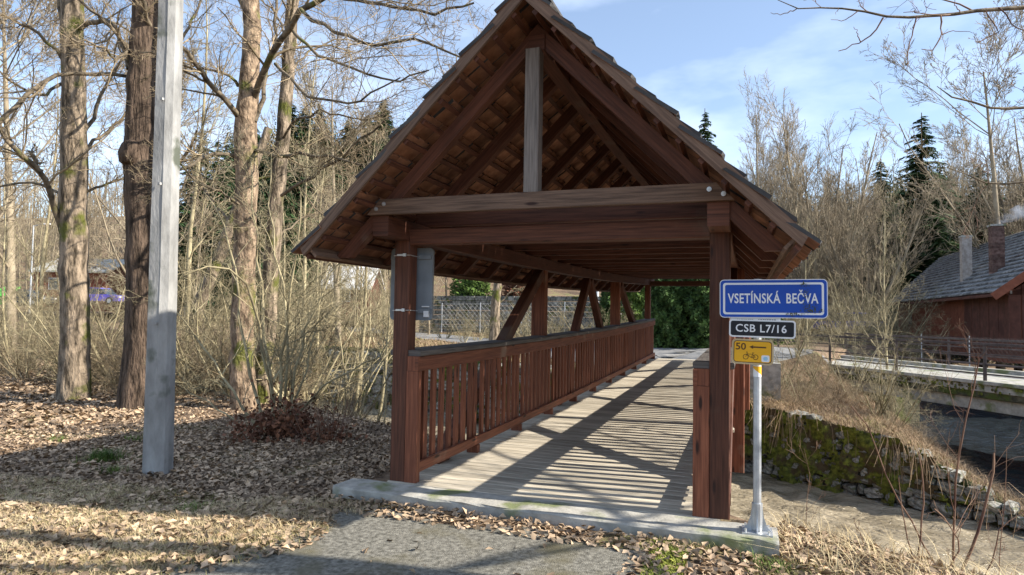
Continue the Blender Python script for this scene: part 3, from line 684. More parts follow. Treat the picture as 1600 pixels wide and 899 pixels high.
def river_wall(name, label, x0, x1, row, prob, mossf, seed, top_off=.0):
    root = thing(name, label, 'stone wall'); rg = np.random.default_rng(seed)
    c = wall_curve(x0, x1, 90); V = []; F = []; nz_ = 12
    for i, (x, y) in enumerate(c):
        zt = float(ip(wtop_t, x)) + top_off; zb = -3.3
        for j in range(nz_ + 1): V.append((x, y + .10 * math.sin(i * 1.7 + j * 2.3) * .2 + .10 * (j / nz_), zb + (zt - zb) * j / nz_))
        V.append((x, y + .7, zt + .02))
    k = nz_ + 2
    for i in range(89):
        for j in range(k - 1): F.append((i * k + j, (i + 1) * k + j, (i + 1) * k + j + 1, i * k + j + 1))
    part('core', mesh('core', V, F, 'mortar', smooth=True), root)
    d = np.r_[0, np.cumsum(np.linalg.norm(np.diff(c, axis=0), axis=1))]; n_s = 0
    z = -2.75; r = 0
    while z < .1:
        h = row * rg.uniform(.85, 1.15); s_ = rg.uniform(0, .3)
        while s_ < d[-1]:
            wd = row * rg.uniform(.7, 2.3); q = s_ + wd / 2; x = np.interp(q, d, c[:, 0]); y = np.interp(q, d, c[:, 1]); zt = float(ip(wtop_t, x)) + top_off
            s_ += wd
            if z + h * .6 > zt + .06 or n_s > 285: continue
            if rg.random() > prob(x, z, zt): continue
            x2, y2 = np.interp(q + .1, d, c[:, 0]), np.interp(q + .1, d, c[:, 1]); a = math.atan2(y2 - y, x2 - x)
            Mx = Matrix.Translation((x, y + .05 + .1 * (z + 3) / 3, z + h / 2 + rg.normal() * .015)) @ Matrix.Rotation(a, 4, 'Z') @ Matrix.Rotation(rg.normal() * .13, 4, 'Y') @ Matrix.Rotation(rg.normal() * .15, 4, 'X') @ Matrix.Diagonal((wd * rg.uniform(.86, .98), .38 + rg.uniform(0, .1), h * rg.uniform(.84, .97), 1))
            obj('stone', stones[int(rg.integers(6))], root, mtx=Mx); n_s += 1
        z += h
    # moss mat clinging to the face
    gs = .055; ns = int(d[-1] / gs); V = []; idx = {}; F = []
    def mk(s_, z):
        return math.sin(s_ * 2.3 + z * 1.7) + .8 * math.sin(s_ * 5.1 - z * 4.3 + 1) + .6 * math.sin(s_ * 11 + z * 9) + .5 * math.sin(s_ * 19 - z * 23)
    def vert(i, j):
        if (i, j) in idx: return idx[i, j]
        q = i * gs; x = np.interp(q, d, c[:, 0]); y = np.interp(q, d, c[:, 1]); z = -2.55 + j * gs
        o = (.25 if x < 6 else .19) + .05 * math.sin(q * 7 + z * 5) + .035 * math.sin(q * 17 - z * 13) + rg.normal() * .016
        idx[i, j] = len(V); V.append((x + rg.normal() * .012, y - o + .1 * (z + 3) / 3, z + rg.normal() * .012)); return idx[i, j]
    for i in range(ns - 1):
        q = i * gs; x = np.interp(q, d, c[:, 0]); zt = float(ip(wtop_t, x)) + top_off
        for j in range(int((zt + 2.6) / gs) + 1):
            if mk(q, j * gs) > mossf(x, -2.55 + j * gs, zt) + rg.normal() * .25: F.append((vert(i, j), vert(i + 1, j), vert(i + 1, j + 1), vert(i, j + 1)))
    part('moss_growth', mesh('moss_growth', V, F, 'moss', smooth=True), root, kind='stuff')
    return root
river_wall('river_wall', 'mossy rubble stone wall stepping down to a point between the two streams', 1.4, 9.0, .23,
           lambda x, z, zt: 1, lambda x, z, zt: (-1.9 if x < 6.0 else -.2 + (x - 6) * .45) + (1.9 if z < -2.2 else 0) + (.5 if x < 3.7 else 0), 4)
river_wall('river_wall', 'dark stone wall along the far bank left of the bridge', -17.5, 1.3, .40, lambda x, z, zt: .85 if x < -3 else .3, lambda x, z, zt: 1.0, 5, .0)

# ------------------------------------------------------------------ road bridge over the side stream
B0 = np.array([3.6, 24.7]); B1 = np.array([9.75, 15.0]); bd = nrm(B1 - B0); bn = np.array([-bd[1], bd[0]]); BL = 22.0; DZ = -.14
rb = thing('road_bridge', 'concrete road bridge with dark steel railings and mossy edge beside the red-brown house', 'bridge')
def bp(s_, o, z): p = B0 + bd * s_ + bn * o; return (p[0], p[1], z)
def bbeam(name, o, z, w_, h_, mt, s0=0, s1=BL, **k):
    return beam(name, bp(s0, o, z), bp(s1, o, z), w_, h_, mt, rb, segs=24, ch=.01, **k)
bbeam('kerb', .17, DZ - .03, .36, .10, 'concrete'); bbeam('deck_slab', 2.2, DZ - .17, 4.3, .22, 'concrete'); bbeam('kerb', 4.2, DZ - .05, .36, .22, 'concrete')
bbeam('edge_beam', .20, DZ - .27, .26, .38, 'mortar'); bbeam('girder', .38, DZ - .64, .42, .34, 'concrete', 5.2); bbeam('girder', 4.0, DZ - .64, .42, .34, 'concrete', 5.2)
rg = np.random.default_rng(8); V = []; F = []          # cushions of moss along the edge
for i in range(2600):
    s_ = rg.uniform(0, BL); c = np.array(bp(s_, .08 + rg.normal() * .03, DZ - .06 - abs(rg.normal()) * .12)); r = rg.uniform(.02, .06); n0 = len(V)
    for q in range(5): V.append(c + np.array([math.cos(q * 1.26) * r * bd[0], math.cos(q * 1.26) * r * bd[1], math.sin(q * 1.26) * r]) + [0, -.02 * rg.random(), 0])
    F.append(tuple(range(n0, n0 + 5)))
part('moss_growth', mesh('moss_growth', V, F, 'moss'), rb, kind='stuff')
for s_ in (3.4, 19):
    mb = MB(); a = np.array(bp(s_, 0, 0)); b = np.array(bp(s_, 4.4, 0)); mb.beam(a + [0, 0, -2.0], b + [0, 0, -2.0], .8, 2.2); part('abutment', mb.mesh('abutment', 'mortar'), rb)
for o_, pl_ in ((.14, 1), (4.25, 0)):
    for z, th in ((1.02, .075), (.74, .04), (.46, .04), (.20, .04)):
        beam('railing_bar', bp(0, o_, DZ + z), bp(BL, o_, DZ + z), th, th, 'rail_steel', rb, segs=1, ch=.004)
    s_ = 1.1 if pl_ else 2.2
    while s_ < BL:
        beam('railing_post', bp(s_, o_ + (.0 if pl_ else 0), DZ - .22), bp(s_, o_, DZ + 1.0), .075, .075, 'rail_steel', rb, up=(0, 1, 0), ch=.004); s_ += 3.05

# ------------------------------------------------------------------ red-brown house
hs = thing('timber_house', 'red-brown clad house with grey tiled roof and two brick chimneys across the stream', 'house')
E1 = at(1556, 457, 28); E2 = at(1385, 477, 50); ez = 2.72; E1[2] = E2[2] = ez
d_ = 40
for _ in range(60):
    RF = at(1470, 403, d_); d_ += (6.9 - RF[2]) * 3
e_ = nrm(E2 - E1); pn = np.array([e_[1], -e_[0], 0]); 
if (RF - E2) @ pn < 0: pn = -pn
off = float((RF - E2) @ pn); sE = float((RF - E2) @ e_)
lenE = float(np.linalg.norm(E2 - E1)); RZ = RF[2]
def hp(a, b, z): return E1 + e_ * a + pn * b + np.array([0, 0, z - ez])
nr = 17
for side in (0, 1):
    for r in range(nr):
        f0, f1 = r / nr, (r + 1.25) / nr; f1 = min(f1, 1); mb = MB()
        def rp(a, f, lift): b = off * f if side == 0 else 2 * off - off * f; return hp(a, b, ez + (RZ - ez) * f + lift)
        ncol = 40
        for c in range(ncol):
            q0 = c / ncol; q1 = (c + .97) / ncol
            a0, a1 = -.0 + (lenE + sE * f0) * q0, (lenE + sE * f0) * q1; rr_ = random.uniform(-.012, .012)
            P = [rp(a0, f0, .17 + rr_), rp(a1, f0, .17 + rr_), rp(a1, f1, .05), rp(a0, f1, .05)]
            mb.add(P + [p - [0, 0, .07] for p in P[:2]], [(0, 1, 2, 3), (4, 5, 1, 0)])
        part('tile_row', mb.mesh('tile_row', 'house_roof'), hs)
mb = MB()
for side in (0, 1):
    b0, b1 = (0, off) if side == 0 else (2 * off, off)
    P = [hp(0, b0, ez), hp(lenE, b0, ez), hp(lenE + sE, b1, RZ), hp(0, b1, RZ)]; mb.prism(P, (0, 0, -.1))
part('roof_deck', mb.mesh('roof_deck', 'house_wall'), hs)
gz = -.3; iw = .7
mb = MB(); P = [hp(1.0, iw, gz), hp(lenE - .6, iw, gz), hp(lenE - .6, 2 * off - iw, gz), hp(1.0, 2 * off - iw, gz)]; mb.prism(P, (0, 0, ez + .25 - gz)); part('wall', mb.mesh('wall', 'house_red'), hs)
mb = MB(); mb.prism([hp(1.0, iw, ez), hp(1.0, 2 * off - iw, ez), hp(1.0, off, RZ - .5)], tuple(e_ * .3)); part('gable', mb.mesh('gable', 'house_wall'), hs)
for s_ in (0, 1):
    a, b = (hp(.0, -.1, ez - .12), hp(.0, off, RZ - .02)) if s_ == 0 else (hp(.0, 2 * off + .1, ez - .12), hp(.0, off, RZ - .02)); beam('bargeboard', a, b, .06, .34, 'house_red', hs, ch=.005)
for k in range(14):       # cladding boards on the gable end
    b = iw + k * .55
    if b > 2 * off - iw - .4: break
    top = ez + (RZ - ez) * min(b, 2 * off - b) / off - .55
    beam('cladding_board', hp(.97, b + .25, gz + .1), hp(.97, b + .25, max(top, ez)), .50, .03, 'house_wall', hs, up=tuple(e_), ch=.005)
    if k < 9: beam('lattice_slat', hp(.86, b + .12, ez + .05), hp(.86, b + .12, max(top - .1, ez + .2)), .08, .05, 'brick_pale', hs, up=tuple(e_), ch=0)
for k in range(5):        # dark panels below the eave near the gable
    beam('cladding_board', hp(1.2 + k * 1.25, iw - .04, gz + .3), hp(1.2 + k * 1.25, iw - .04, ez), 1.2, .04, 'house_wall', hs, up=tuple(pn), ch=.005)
for (a, z) in ((18.5, 1.2),):
    fr = obj('window', None, hs); bpy.data.objects.remove(fr)
    mb = MB(); 
    for q0, q1 in (((0, 0), (.9, 0)), ((0, 1.0), (.9, 1.0)), ((0, 0), (0, 1.0)), ((.9, 0), (.9, 1.0)), ((.45, 0), (.45, 1.0))):
        mb.beam(hp(a + q0[0], iw - .03, z + q0[1]), hp(a + q1[0], iw - .03, z + q1[1]), .09, .08)
    wf = part('window', mb.mesh('window', 'house_wall'), hs)
    mb = MB(); mb.prism([hp(a, iw - .01, z), hp(a + .9, iw - .01, z), hp(a + .9, iw - .01, z + 1), hp(a, iw - .01, z + 1)], tuple(pn * .02)); obj('pane', mb.mesh('pane', 'glass_dark'), wf)
def chimney(u0, u1, vt, vb, d, mt):
    a = at(u0, vb, d); wd = (u1 - u0) / FPX * d * .8; zt = at(u0, vt, d)[2]; c = at((u0 + u1) / 2, vb, d + .3)
    mb = MB(); ang = math.atan2(e_[1], e_[0]); z = c[2] - .9; k = 0
    ch_ = None
    while z < zt - .12:
        g = .012; V = []
        for x, y in ((-1, -1), (1, -1), (1, 1), (-1, 1)):
            x *= wd / 2 * .72; y *= wd / 2 * .72; V.append((c[0] + x * math.cos(ang) - y * math.sin(ang), c[1] + x * math.sin(ang) + y * math.cos(ang)))
        mb.prism([(x, y, z) for x, y in V], (0, 0, .125)); mb.prism([((x - c[0]) * .96 + c[0], (y - c[1]) * .96 + c[1], z + .125) for x, y in V], (0, 0, .02)); z += .145
    o = part('chimney', mb.mesh('chimney', mt), hs)
    mb = MB(); mb.prism([((x - c[0]) * 1.18 + c[0], (y - c[1]) * 1.18 + c[1], zt - .1) for x, y in V], (0, 0, .09)); cpo = obj('chimney_cap', mb.mesh('chimney_cap', 'concrete'), o)
    return c, zt
chimney(1498, 1521, 367, 425, 36, 'brick_pale'); c2_, zt2 = chimney(1543, 1572, 349, 415, 32, 'brick')
# thin smoke drifting from the chimney
mb = bpy.data.meshes.new('chimney_smoke'); V = []; F = []
cpts = [np.array([c2_[0], c2_[1], zt2 - .02]) + np.array([RT[0], RT[1], 0]) * q * 2.2 + np.array([0, 0, 1]) * (q ** .6) * .9 for q in np.linspace(0, 1, 9)]
Vs, Fs = tubes(np.array(cpts)[None], np.array([.10, .2, .3, .35, .4, .45, .45, .4, .2])[None], 12)
me = mesh('chimney_smoke', Vs, [tuple(f) for f in Fs] + [tuple(range(12)), tuple(8 * 12 + i for i in reversed(range(12)))], 'black'); me.materials.clear()
sm_ = bpy.data.materials.new('smoke'); sm_.use_nodes = True; n_ = sm_.node_tree.nodes; n_.remove(n_['Principled BSDF']); pv = n_.new('ShaderNodeVolumePrincipled'); pv.inputs['Color'].default_value = (.75, .82, .95, 1)
tcx = n_.new('ShaderNodeTexCoord'); nzz = n_.new('ShaderNodeTexNoise'); nzz.inputs['Scale'].default_value = 2.2; crr = n_.new('ShaderNodeMapRange'); crr.inputs[1].default_value = .42; crr.inputs[2].default_value = .7; crr.inputs[4].default_value = 1.6
sm_.node_tree.links.new(tcx.outputs['Object'], nzz.inputs['Vector']); sm_.node_tree.links.new(nzz.outputs['Fac'], crr.inputs[0]); sm_.node_tree.links.new(crr.outputs[0], pv.inputs['Density']); sm_.node_tree.links.new(pv.outputs[0], n_['Material Output'].inputs['Volume'])
me.materials.append(sm_); obj('chimney_smoke', me, kind='stuff')
# wire fence between house and road bridge
wf_ = thing('wire_fence', 'chain-link fence between the road bridge and the house wall', 'fence')
def chain_fence(root, A, B, h, cell, post, r=.006, pr=.025, wm='mesh_wire'):
    A = np.array(A, float); B = np.array(B, float); ln = np.linalg.norm(B - A); d = (B - A) / ln; n = int(ln / cell); P = []
    k = int(h / cell)
    for i in range(-k, n):
        for sgn in (0, 1):
            s0, s1 = max(i, 0), min(i + k, n); 
            if s1 <= s0: continue
            z0, z1 = (s0 - i) * cell, (s1 - i) * cell
            if sgn: z0, z1 = h - z0, h - z1
            P.append([A + d * s0 * cell + [0, 0, z0], A + d * s1 * cell + [0, 0, z1]])
    for z in (0.05, h): P.append([A + [0, 0, z], B + [0, 0, z]])
    V, F = tubes(np.array(P), np.full((len(P), 2), r), 3)
    part('wire_mesh', mesh('wire_mesh', V, F, wm), root, kind='stuff')
    s_ = 0
    while s_ < ln:
        mb = MB(); p = A + d * s_; mb.tube([p + [0, 0, -.3], p + [0, 0, h + .05]], pr, 8); part('fence_post', mb.mesh('fence_post', 'galv'), root); s_ += post
a = at(1440, 555, 30); b = at(1640, 560, 24); a[2] = b[2] = -.25
chain_fence(wf_, a, b, 1.1, .2, 2.6, .004, wm='rail_steel')

# ------------------------------------------------------------------ far bank left: buildings, wall, fence, cars
def box_house(name, label, u0, u1, vb, ve, vr, d, wall, roof, depth=9, slope_front=True):
    r_ = thing(name, label, 'house'); a = at(u0, vb, d); b = at(u1, vb, d); gz_ = min(a[2], b[2]) - 1.5; ze = at(u0, ve, d)[2]; zr = at(u0, vr, d + depth / 2)[2]
    dd = nrm((b - a) * [1, 1, 0]); nn_ = np.array([-dd[1], dd[0], 0]); a[2] = b[2] = gz_
    mb = MB(); mb.prism([a, b, b + nn_ * depth, a + nn_ * depth], (0, 0, ze - gz_)); part('wall', mb.mesh('wall', wall), r_)
    mb = MB(); h_ = nn_ * depth / 2; up_ = np.array([0, 0, zr - ze])
    A = a + [0, 0, ze - gz_]; B = b + [0, 0, ze - gz_]; ov = dd * .4; on = nn_ * .4
    mb.prism([A - ov - on, B + ov - on, B + ov + h_ + up_, A - ov + h_ + up_], (0, 0, .15)); mb.prism([B + ov + 2 * h_ + on, A - ov + 2 * h_ + on, A - ov + h_ + up_, B + ov + h_ + up_], (0, 0, .15))
    part('roof', mb.mesh('roof', roof), r_)
    mb = MB(); mb.prism([A, A + 2 * h_, A + h_ + up_ * .97], tuple(dd * .2)); part('gable', mb.mesh('gable', wall), r_)
    mb = MB(); mb.prism([B, B + 2 * h_, B + h_ + up_ * .97], tuple(-dd * .2)); part('gable', mb.mesh('gable', wall), r_)
    L_ = np.linalg.norm(b - a); k = 0
    while 1.5 + k * 3 < L_ - 1.2:
        c = a + dd * (1.5 + k * 3) - nn_ * .03 + [0, 0, (ze - gz_) * .55]; mb = MB(); mb.prism([c, c + dd * 1.1, c + dd * 1.1 + [0, 0, 1.2], c + [0, 0, 1.2]], tuple(nn_ * .06)); w_ = part('window', mb.mesh('window', 'white_wall'), r_)
        c = c + dd * .08 - nn_ * .01 + [0, 0, .08]; mb = MB(); mb.prism([c, c + dd * .94, c + dd * .94 + [0, 0, 1.04], c + [0, 0, 1.04]], tuple(nn_ * .02)); obj('pane', mb.mesh('pane', 'glass_dark'), w_); k += 1
    return r_
box_house('brick_shed', 'low red brick building with pale roof behind the left trees', 52, 165, 462, 425, 405, 66, 'house_red', 'concrete', 8)
box_house('pale_house', 'pale grey building glimpsed through twigs right of the concrete pole', 288, 372, 480, 430, 392, 70, 'white_wall', 'white_wall', 9)
box_house('white_roofed_shed', 'shed with bright white sloping roof behind the twigs left of the bridge eave', 505, 575, 470, 452, 418, 62, 'house_wall', 'white_wall', 6)
def car(name, label, u, v, d, paint, ang):
    p = at(u, v, d); p[2] = float(H(p[0], p[1])) if False else at(u, v, d)[2]; r_ = thing(name, label, 'car', loc=p); r_.rotation_euler = (0, 0, ang)
    def half(prof, w_): 
        mb = MB(); mb.prism([(x, -w_, z) for x, z in prof], (0, 2 * w_, 0)); return mb
    body = half([(-2.1, .3), (2.05, .3), (2.1, .62), (1.9, .78), (1.0, .86), (-1.6, .90), (-2.05, .84), (-2.15, .5)], .86); obj('body', body.mesh('body', paint), r_)
    cab = half([(.98, .86), (.38, 1.36), (-1.15, 1.40), (-1.68, .90)], .70); obj('cabin_glass', cab.mesh('cabin_glass', 'glass_dark'), r_)
    rf = half([(.42, 1.36), (.30, 1.43), (-1.05, 1.46), (-1.2, 1.40)], .68); obj('roof', rf.mesh('roof', paint), r_)
    for x in (-1.3, 1.3):
        for y in (-.80, .80):
            mb = MB(); mb.tube([(x, y - .1, .32), (x, y + .1, .32)], .32, 14); w_ = obj('wheel', mb.mesh('wheel', 'black'), r_); mb = MB(); mb.tube([(x, y - .11, .32), (x, y + .11, .32)], .18, 10); obj('rim', mb.mesh('rim', 'galv'), w_)
    for y in (-.6, .6):
        mb = MB(); mb.box((2.0, y - .16, .6), (2.11, y + .16, .74)); obj('headlight', mb.mesh('headlight', 'sign_white'), r_)
car('parked_car', 'dark car parked by the red brick building left of the first trunk', 45, 478, 58, 'dark_paint', .2)
car('parked_car', 'violet-blue car parked between the two big left trunks', 158, 476, 56, 'violet_paint', .3)
car('parked_car', 'bright blue car beyond the road bridge railing', 1326, 522, 44, 'blue_paint', 2.5)
gb = thing('green_awning', 'bright green canvas awning at the left edge of the view', 'awning', loc=at(0, 486, 40))
mb = MB(); mb.prism([(-1.2, 0, 0.9), (.45, 0, .9), (.45, .9, 1.5), (-1.2, .9, 1.5)], (0, 0, .04)); mb.prism([(-1.2, 0, .4), (.45, 0, .4), (.45, 0, .9), (-1.2, 0, .9)], (0, .03, 0)); obj('canvas', mb.mesh('canvas', 'green_paint'), gb)
for x in (-1.1, .4):
    mb = MB(); mb.tube([(x, .1, -1), (x, .1, .9)], .03, 6); obj('leg', mb.mesh('leg', 'galv'), gb)
def lamp(name, label, u, vt, vb, d, arm, mt='galv', r=.06):
    p = at(u, vb, d); zt = at(u, vt, d)[2]; r_ = thing(name, label, 'street lamp', loc=p); h = zt - p[2]
    mb = MB(); mb.tube([(0, 0, -1), (0, 0, h)], [r * 1.3, r * .8], 8); obj('post', mb.mesh('post', mt), r_)
    a = RT[:2] * arm; mb = MB(); mb.tube([(0, 0, h - .05), (a[0] * .5, a[1] * .5, h + .1), (a[0], a[1], h + .12)], r * .6, 6); obj('arm', mb.mesh('arm', mt), r_)
    mb = MB(); c = np.array([a[0], a[1], h + .1]); q = np.array([RT[0], RT[1], 0]) * .3; s_ = np.array([-RT[1], RT[0], 0]) * .12; mb.prism([c - q - s_, c + q - s_, c + q + s_, c - q + s_], (0, 0, .1)); obj('lamp_head', mb.mesh('lamp_head', 'sign_white'), r_)
lamp('street_lamp', 'pale street lamp with short arm by the red brick building', 47, 352, 470, 52, 1.0)
lamp('street_lamp', 'white lamp post seen through the bridge truss', 933, 405, 517, 40, .8, 'sign_white', .085)
gw = thing('retaining_wall', 'grey stone retaining wall beyond the far road, seen through the truss', 'retaining wall')
a = at(655, 502, 44); b = at(985, 507, 38)
mb = MB(); dd = nrm((b - a) * [1, 1, 0]); nn_ = np.array([-dd[1], dd[0], 0]); rg = np.random.default_rng(3)
za, zb_ = at(655, 466, 44)[2], at(985, 470, 38)[2]; L_ = float(np.linalg.norm(b - a)); P = []
z = a[2] - .8; r = 0
while z < za - .1:
    s_ = 0 
    while s_ < L_ - .8:
        w_ = rg.uniform(.35, .75); c = a + dd * s_; o = rg.uniform(-.03, .05); p0 = np.array([c[0], c[1], z]) + nn_ * o
        mb.prism([p0, p0 + dd * (w_ - .04), p0 + dd * (w_ - .04) + [0, 0, .29], p0 + [0, 0, .29]], tuple(nn_ * .5)); s_ += w_
    z += .32
part('stone_courses', mb.mesh('stone_courses', 'stone'), gw, kind='stuff')
fl = thing('wire_fence', 'wire mesh fence with pale posts along the far road', 'fence')
a = at(690, 512, 41); b = at(1015, 515, 35); chain_fence(fl, a, b, 1.5, .3, 2.8, .006, .035)

# ------------------------------------------------------------------ trees with surveyed trunks and limbs
def pxl(pts, d0, dd=0):     # polyline of directions at a distance (dd: how much nearer/farther its tip lies)
    n = len(pts); return np.array([at(u, v, d0 + dd * i / max(n - 1, 1)) for i, (u, v) in enumerate(pts)])
def tube_part(name, P, R, mt, root, sides=8, smooth=True):
    V, F = tubes(P, R, sides); return part(name, mesh(name, V, F, mt, smooth=smooth), root)
def rough_trunk(root, pts, rad, mt, m_=40, sides=18, flare=.18, seed=0, name='trunk'):
    P, R = resample(pts, rad, m_); rg = np.random.default_rng(seed); base = P[0].copy(); base[2] -= .35; P[0] = base
    R = R * (1 + flare * np.exp(-np.arange(m_) / 1.6)); P[2:-1] += rg.normal(size=(m_ - 3, 3)) * [.012, .012, 0]
    V, F = tubes(P[None], R[None], sides); V = V.reshape(m_, sides, 3); th = np.arange(sides) / sides * 2 * math.pi
    for i in range(m_):
        k = 1 + .045 * np.sin(th * 5 + i * .12 + seed) + .03 * np.sin(th * 8 - i * .3) + .10 * np.exp(-i / 1.8) * np.sin(th * 4 + seed) + rg.normal(size=sides) * .012
        V[i] = P[i] + (V[i] - P[i]) * k[:, None]
    return part(name, mesh(name, V.reshape(-1, 3), F, mt, smooth=True), root)
def branches(root, rg, limbs, spec, mt, twig_mt, names=('limb', 'twigs'), lr=.68, mm=12, jit=.02):
    # limbs: list of (pts, r0, r1); each its own part; finer wood joined as stuff
    Ps, Rs = [], []
    for pts, r0, r1 in limbs:
        P, R = resample(pts, np.linspace(r0, r1, len(pts)), mm); P[1:-1] += rg.normal(size=(mm - 2, 3)) * jit; Ps.append(P); Rs.append(R * lr)
        tube_part(names[0], P[None], R[None] * lr, 'limb' if mt.startswith('bark') else mt, root, 7)
    P, R = np.stack(Ps), np.stack(Rs); parts_ = []
    for k, (n, ratio, ang, m2, up, wob, sides) in enumerate(spec):
        P, R = grow(rg, P, R, n, ratio, ang, m2, up, wob, s0=.12 if k else .2, rmin=.0035); parts_.append(tubes(P, R, sides))
    V, F = join(parts_); part(names[1], mesh(names[1], V, F, twig_mt), root, kind='stuff')
TW = [(9, .55, .75, 8, .03, .22, 4), (7, .5, .8, 6, .03, .28, 3), (6, .55, .8, 5, .02, .3, 3)]
TW2 = [(7, .55, .75, 7, .05, .2, 4), (6, .5, .8, 6, .03, .28, 3), (5, .55, .8, 4, .02, .3, 3)]
pm = lambda px, d: px / FPX * d
# first trunk
D = 13.7; r1 = thing('bare_tree', 'thick pale-barked leafless tree with mossy forks, leftmost of the big trunks', 'tree', loc=at(115, 618, D))
rough_trunk(r1, pxl([(116, 618), (118, 520), (117, 420), (115, 330), (116, 250), (114, 120), (112, 0), (110, -150)], D), [pm(k, D) for k in (22, 20, 19.5, 19, 18, 16.5, 15.5, 12)], 'bark_light', seed=1)
rg = np.random.default_rng(1)
branches(r1, rg, [(pxl([(100, 372), (86, 330), (75, 290), (60, 262), (25, 236), (-20, 180), (-80, 140)], D, -1.5), .10, .05),
    (pxl([(64, 275), (55, 250), (50, 238)], D - .6), .06, .05),
    (pxl([(116, 48), (140, 34), (165, 30), (183, 45), (192, 75), (200, 108)], D, -1), .085, .05),
    (pxl([(200, 120), (150, 112), (110, 113), (80, 122), (40, 148), (0, 192), (-60, 240)], D - 1, -1.5), .05, .06),
    (pxl([(126, 215), (145, 180), (165, 135), (190, 95), (215, 40)], D, 1), .07, .03),
    (pxl([(128, 240), (150, 218), (175, 200), (205, 168), (250, 150)], D, 1.4), .06, .03),
    (pxl([(104, 100), (80, 70), (50, 45), (0, 25), (-50, 10)], D, -1), .06, .03),
    (pxl([(108, 60), (95, 20), (88, -40), (60, -120)], D, .5), .08, .05),
    (pxl([(108, 310), (60, 285), (0, 290), (-50, 300)], D, 2), .05, .03),
    (pxl([(125, 300), (170, 285), (210, 272), (240, 268)], D, 1), .045, .02),
    (pxl([(118, 0), (150, -50), (200, -90), (260, -120)], D, -2), .09, .05),
    (pxl([(98, 130), (60, 150), (20, 130), (-30, 90)], D, -2.4), .05, .02)], TW, 'bark_light', 'twig')
# second trunk, dark
D = 12.6; r2 = thing('bare_tree', 'dark deeply furrowed trunk standing directly behind the concrete pole', 'tree', loc=at(217, 630, D))
rough_trunk(r2, pxl([(217, 632), (222, 540), (224, 450), (222, 340), (219, 245), (222, 150), (226, 60), (232, -60), (238, -180)], D), [pm(k, D) for k in (27, 25, 24, 23, 24, 22, 20, 18, 15)], 'bark_dark', seed=2)
branches(r2, rg, [(pxl([(240, 60), (228, 20), (215, -20), (190, -60)], D, -1), .07, .04), (pxl([(205, 110), (190, 60), (150, 20), (100, -20)], D, -1), .06, .03),
    (pxl([(236, 100), (270, 80), (300, 40), (320, -20)], D, 1.5), .06, .03), (pxl([(236, 265), (282, 258), (300, 225), (307, 205)], D, -1), .05, .03),
    (pxl([(208, 80), (180, 90), (150, 70), (110, 60)], D, -2), .04, .02), (pxl([(236, -20), (280, -60), (340, -100)], D, 2), .08, .04)], TW, 'bark_dark', 'twig')
mb = MB(); c = at(203, 240, D - .25); V = stones[0]
o = obj('burl', mesh('burl', [(v.co.x * .3 + c[0], v.co.y * .3 + c[1], v.co.z * .45 + c[2]) for v in V.vertices], [p.vertices[:] for p in V.polygons], 'bark_dark', smooth=True), r2); o.location = -r2.location
# third trunk, tan
D = 12.2; r3 = thing('bare_tree', 'tan-barked leafless tree with mossy fork right of the concrete pole', 'tree', loc=at(383, 642, D))
rough_trunk(r3, pxl([(383, 645), (378, 560), (380, 470), (383, 380), (384, 290), (384, 210), (388, 130), (394, 60), (390, -30), (388, -160)], D), [pm(k, D) for k in (19, 17.5, 17, 16.5, 16.5, 17, 14.5, 13, 12, 9)], 'bark_tan', seed=3)
branches(r3, rg, [(pxl([(396, 155), (408, 120), (425, 85), (445, 55), (470, 15), (520, -10), (600, -40)], D, -2), .10, .06),
    (pxl([(398, 190), (412, 150), (418, 110), (430, 60), (432, 0)], D, .5), .07, .04),
    (pxl([(374, 186), (364, 171), (331, 133), (305, 100), (287, 80), (255, 30)], D, -2), .085, .045),
    (pxl([(372, 135), (355, 115), (330, 106), (287, 103), (240, 110)], D, -1), .045, .02),
    (pxl([(390, 30), (370, -10), (350, -60), (300, -110)], D, 1), .07, .04),
    (pxl([(398, 235), (440, 245), (480, 240), (520, 248), (565, 258)], D, -2), .06, .02),
    (pxl([(372, 245), (340, 240), (310, 250), (282, 267), (240, 290)], D, -1.5), .055, .03),
    (pxl([(440, 306), (470, 285), (510, 262), (550, 232), (600, 190)], D, -2.5), .05, .02),
    (pxl([(470, 15), (520, 50), (580, 70), (660, 60), (720, 90)], D - 1.5, -2), .05, .02),
    (pxl([(520, -10), (600, 10), (680, 20), (740, 5)], D - 1.7, -1.5), .05, .02),
    (pxl([(455, 45), (500, 90), (540, 100), (610, 130), (670, 110)], D - 1, -2), .045, .015),
    (pxl([(430, 100), (480, 150), (560, 160), (625, 122)], D - .5, -2.5), .045, .015),
    (pxl([(384, 330), (350, 300), (310, 290), (270, 240)], D, -1.5), .04, .02)], TW, 'bark_tan', 'twig')
D = 12.9; r4 = thing('bare_tree', 'slim grey leafless tree close beside the tan-barked trunk', 'tree', loc=at(412, 620, D))
rough_trunk(r4, pxl([(408, 625), (418, 520), (425, 400), (431, 320), (441, 220), (450, 110), (458, 0), (464, -120)], D), [pm(k, D) for k in (13, 12.5, 12, 11.5, 10.5, 9.5, 9, 7)], 'bark_light', sides=12, seed=4)
branches(r4, rg, [(pxl([(440, 222), (460, 190), (500, 170), (560, 190), (600, 180)], D, -2), .04, .015), (pxl([(448, 120), (480, 80), (530, 60), (590, 70)], D, 2), .04, .015),
    (pxl([(452, 60), (430, 20), (400, -10)], D, 2), .04, .02), (pxl([(456, 30), (500, 0), (540, -40)], D, 2), .045, .02), (pxl([(428, 380), (470, 340), (540, 320)], D, 1), .035, .012), (pxl([(425, 410), (395, 380), (350, 370)], D, 1), .03, .012)], TW2, 'bark_light', 'twig')
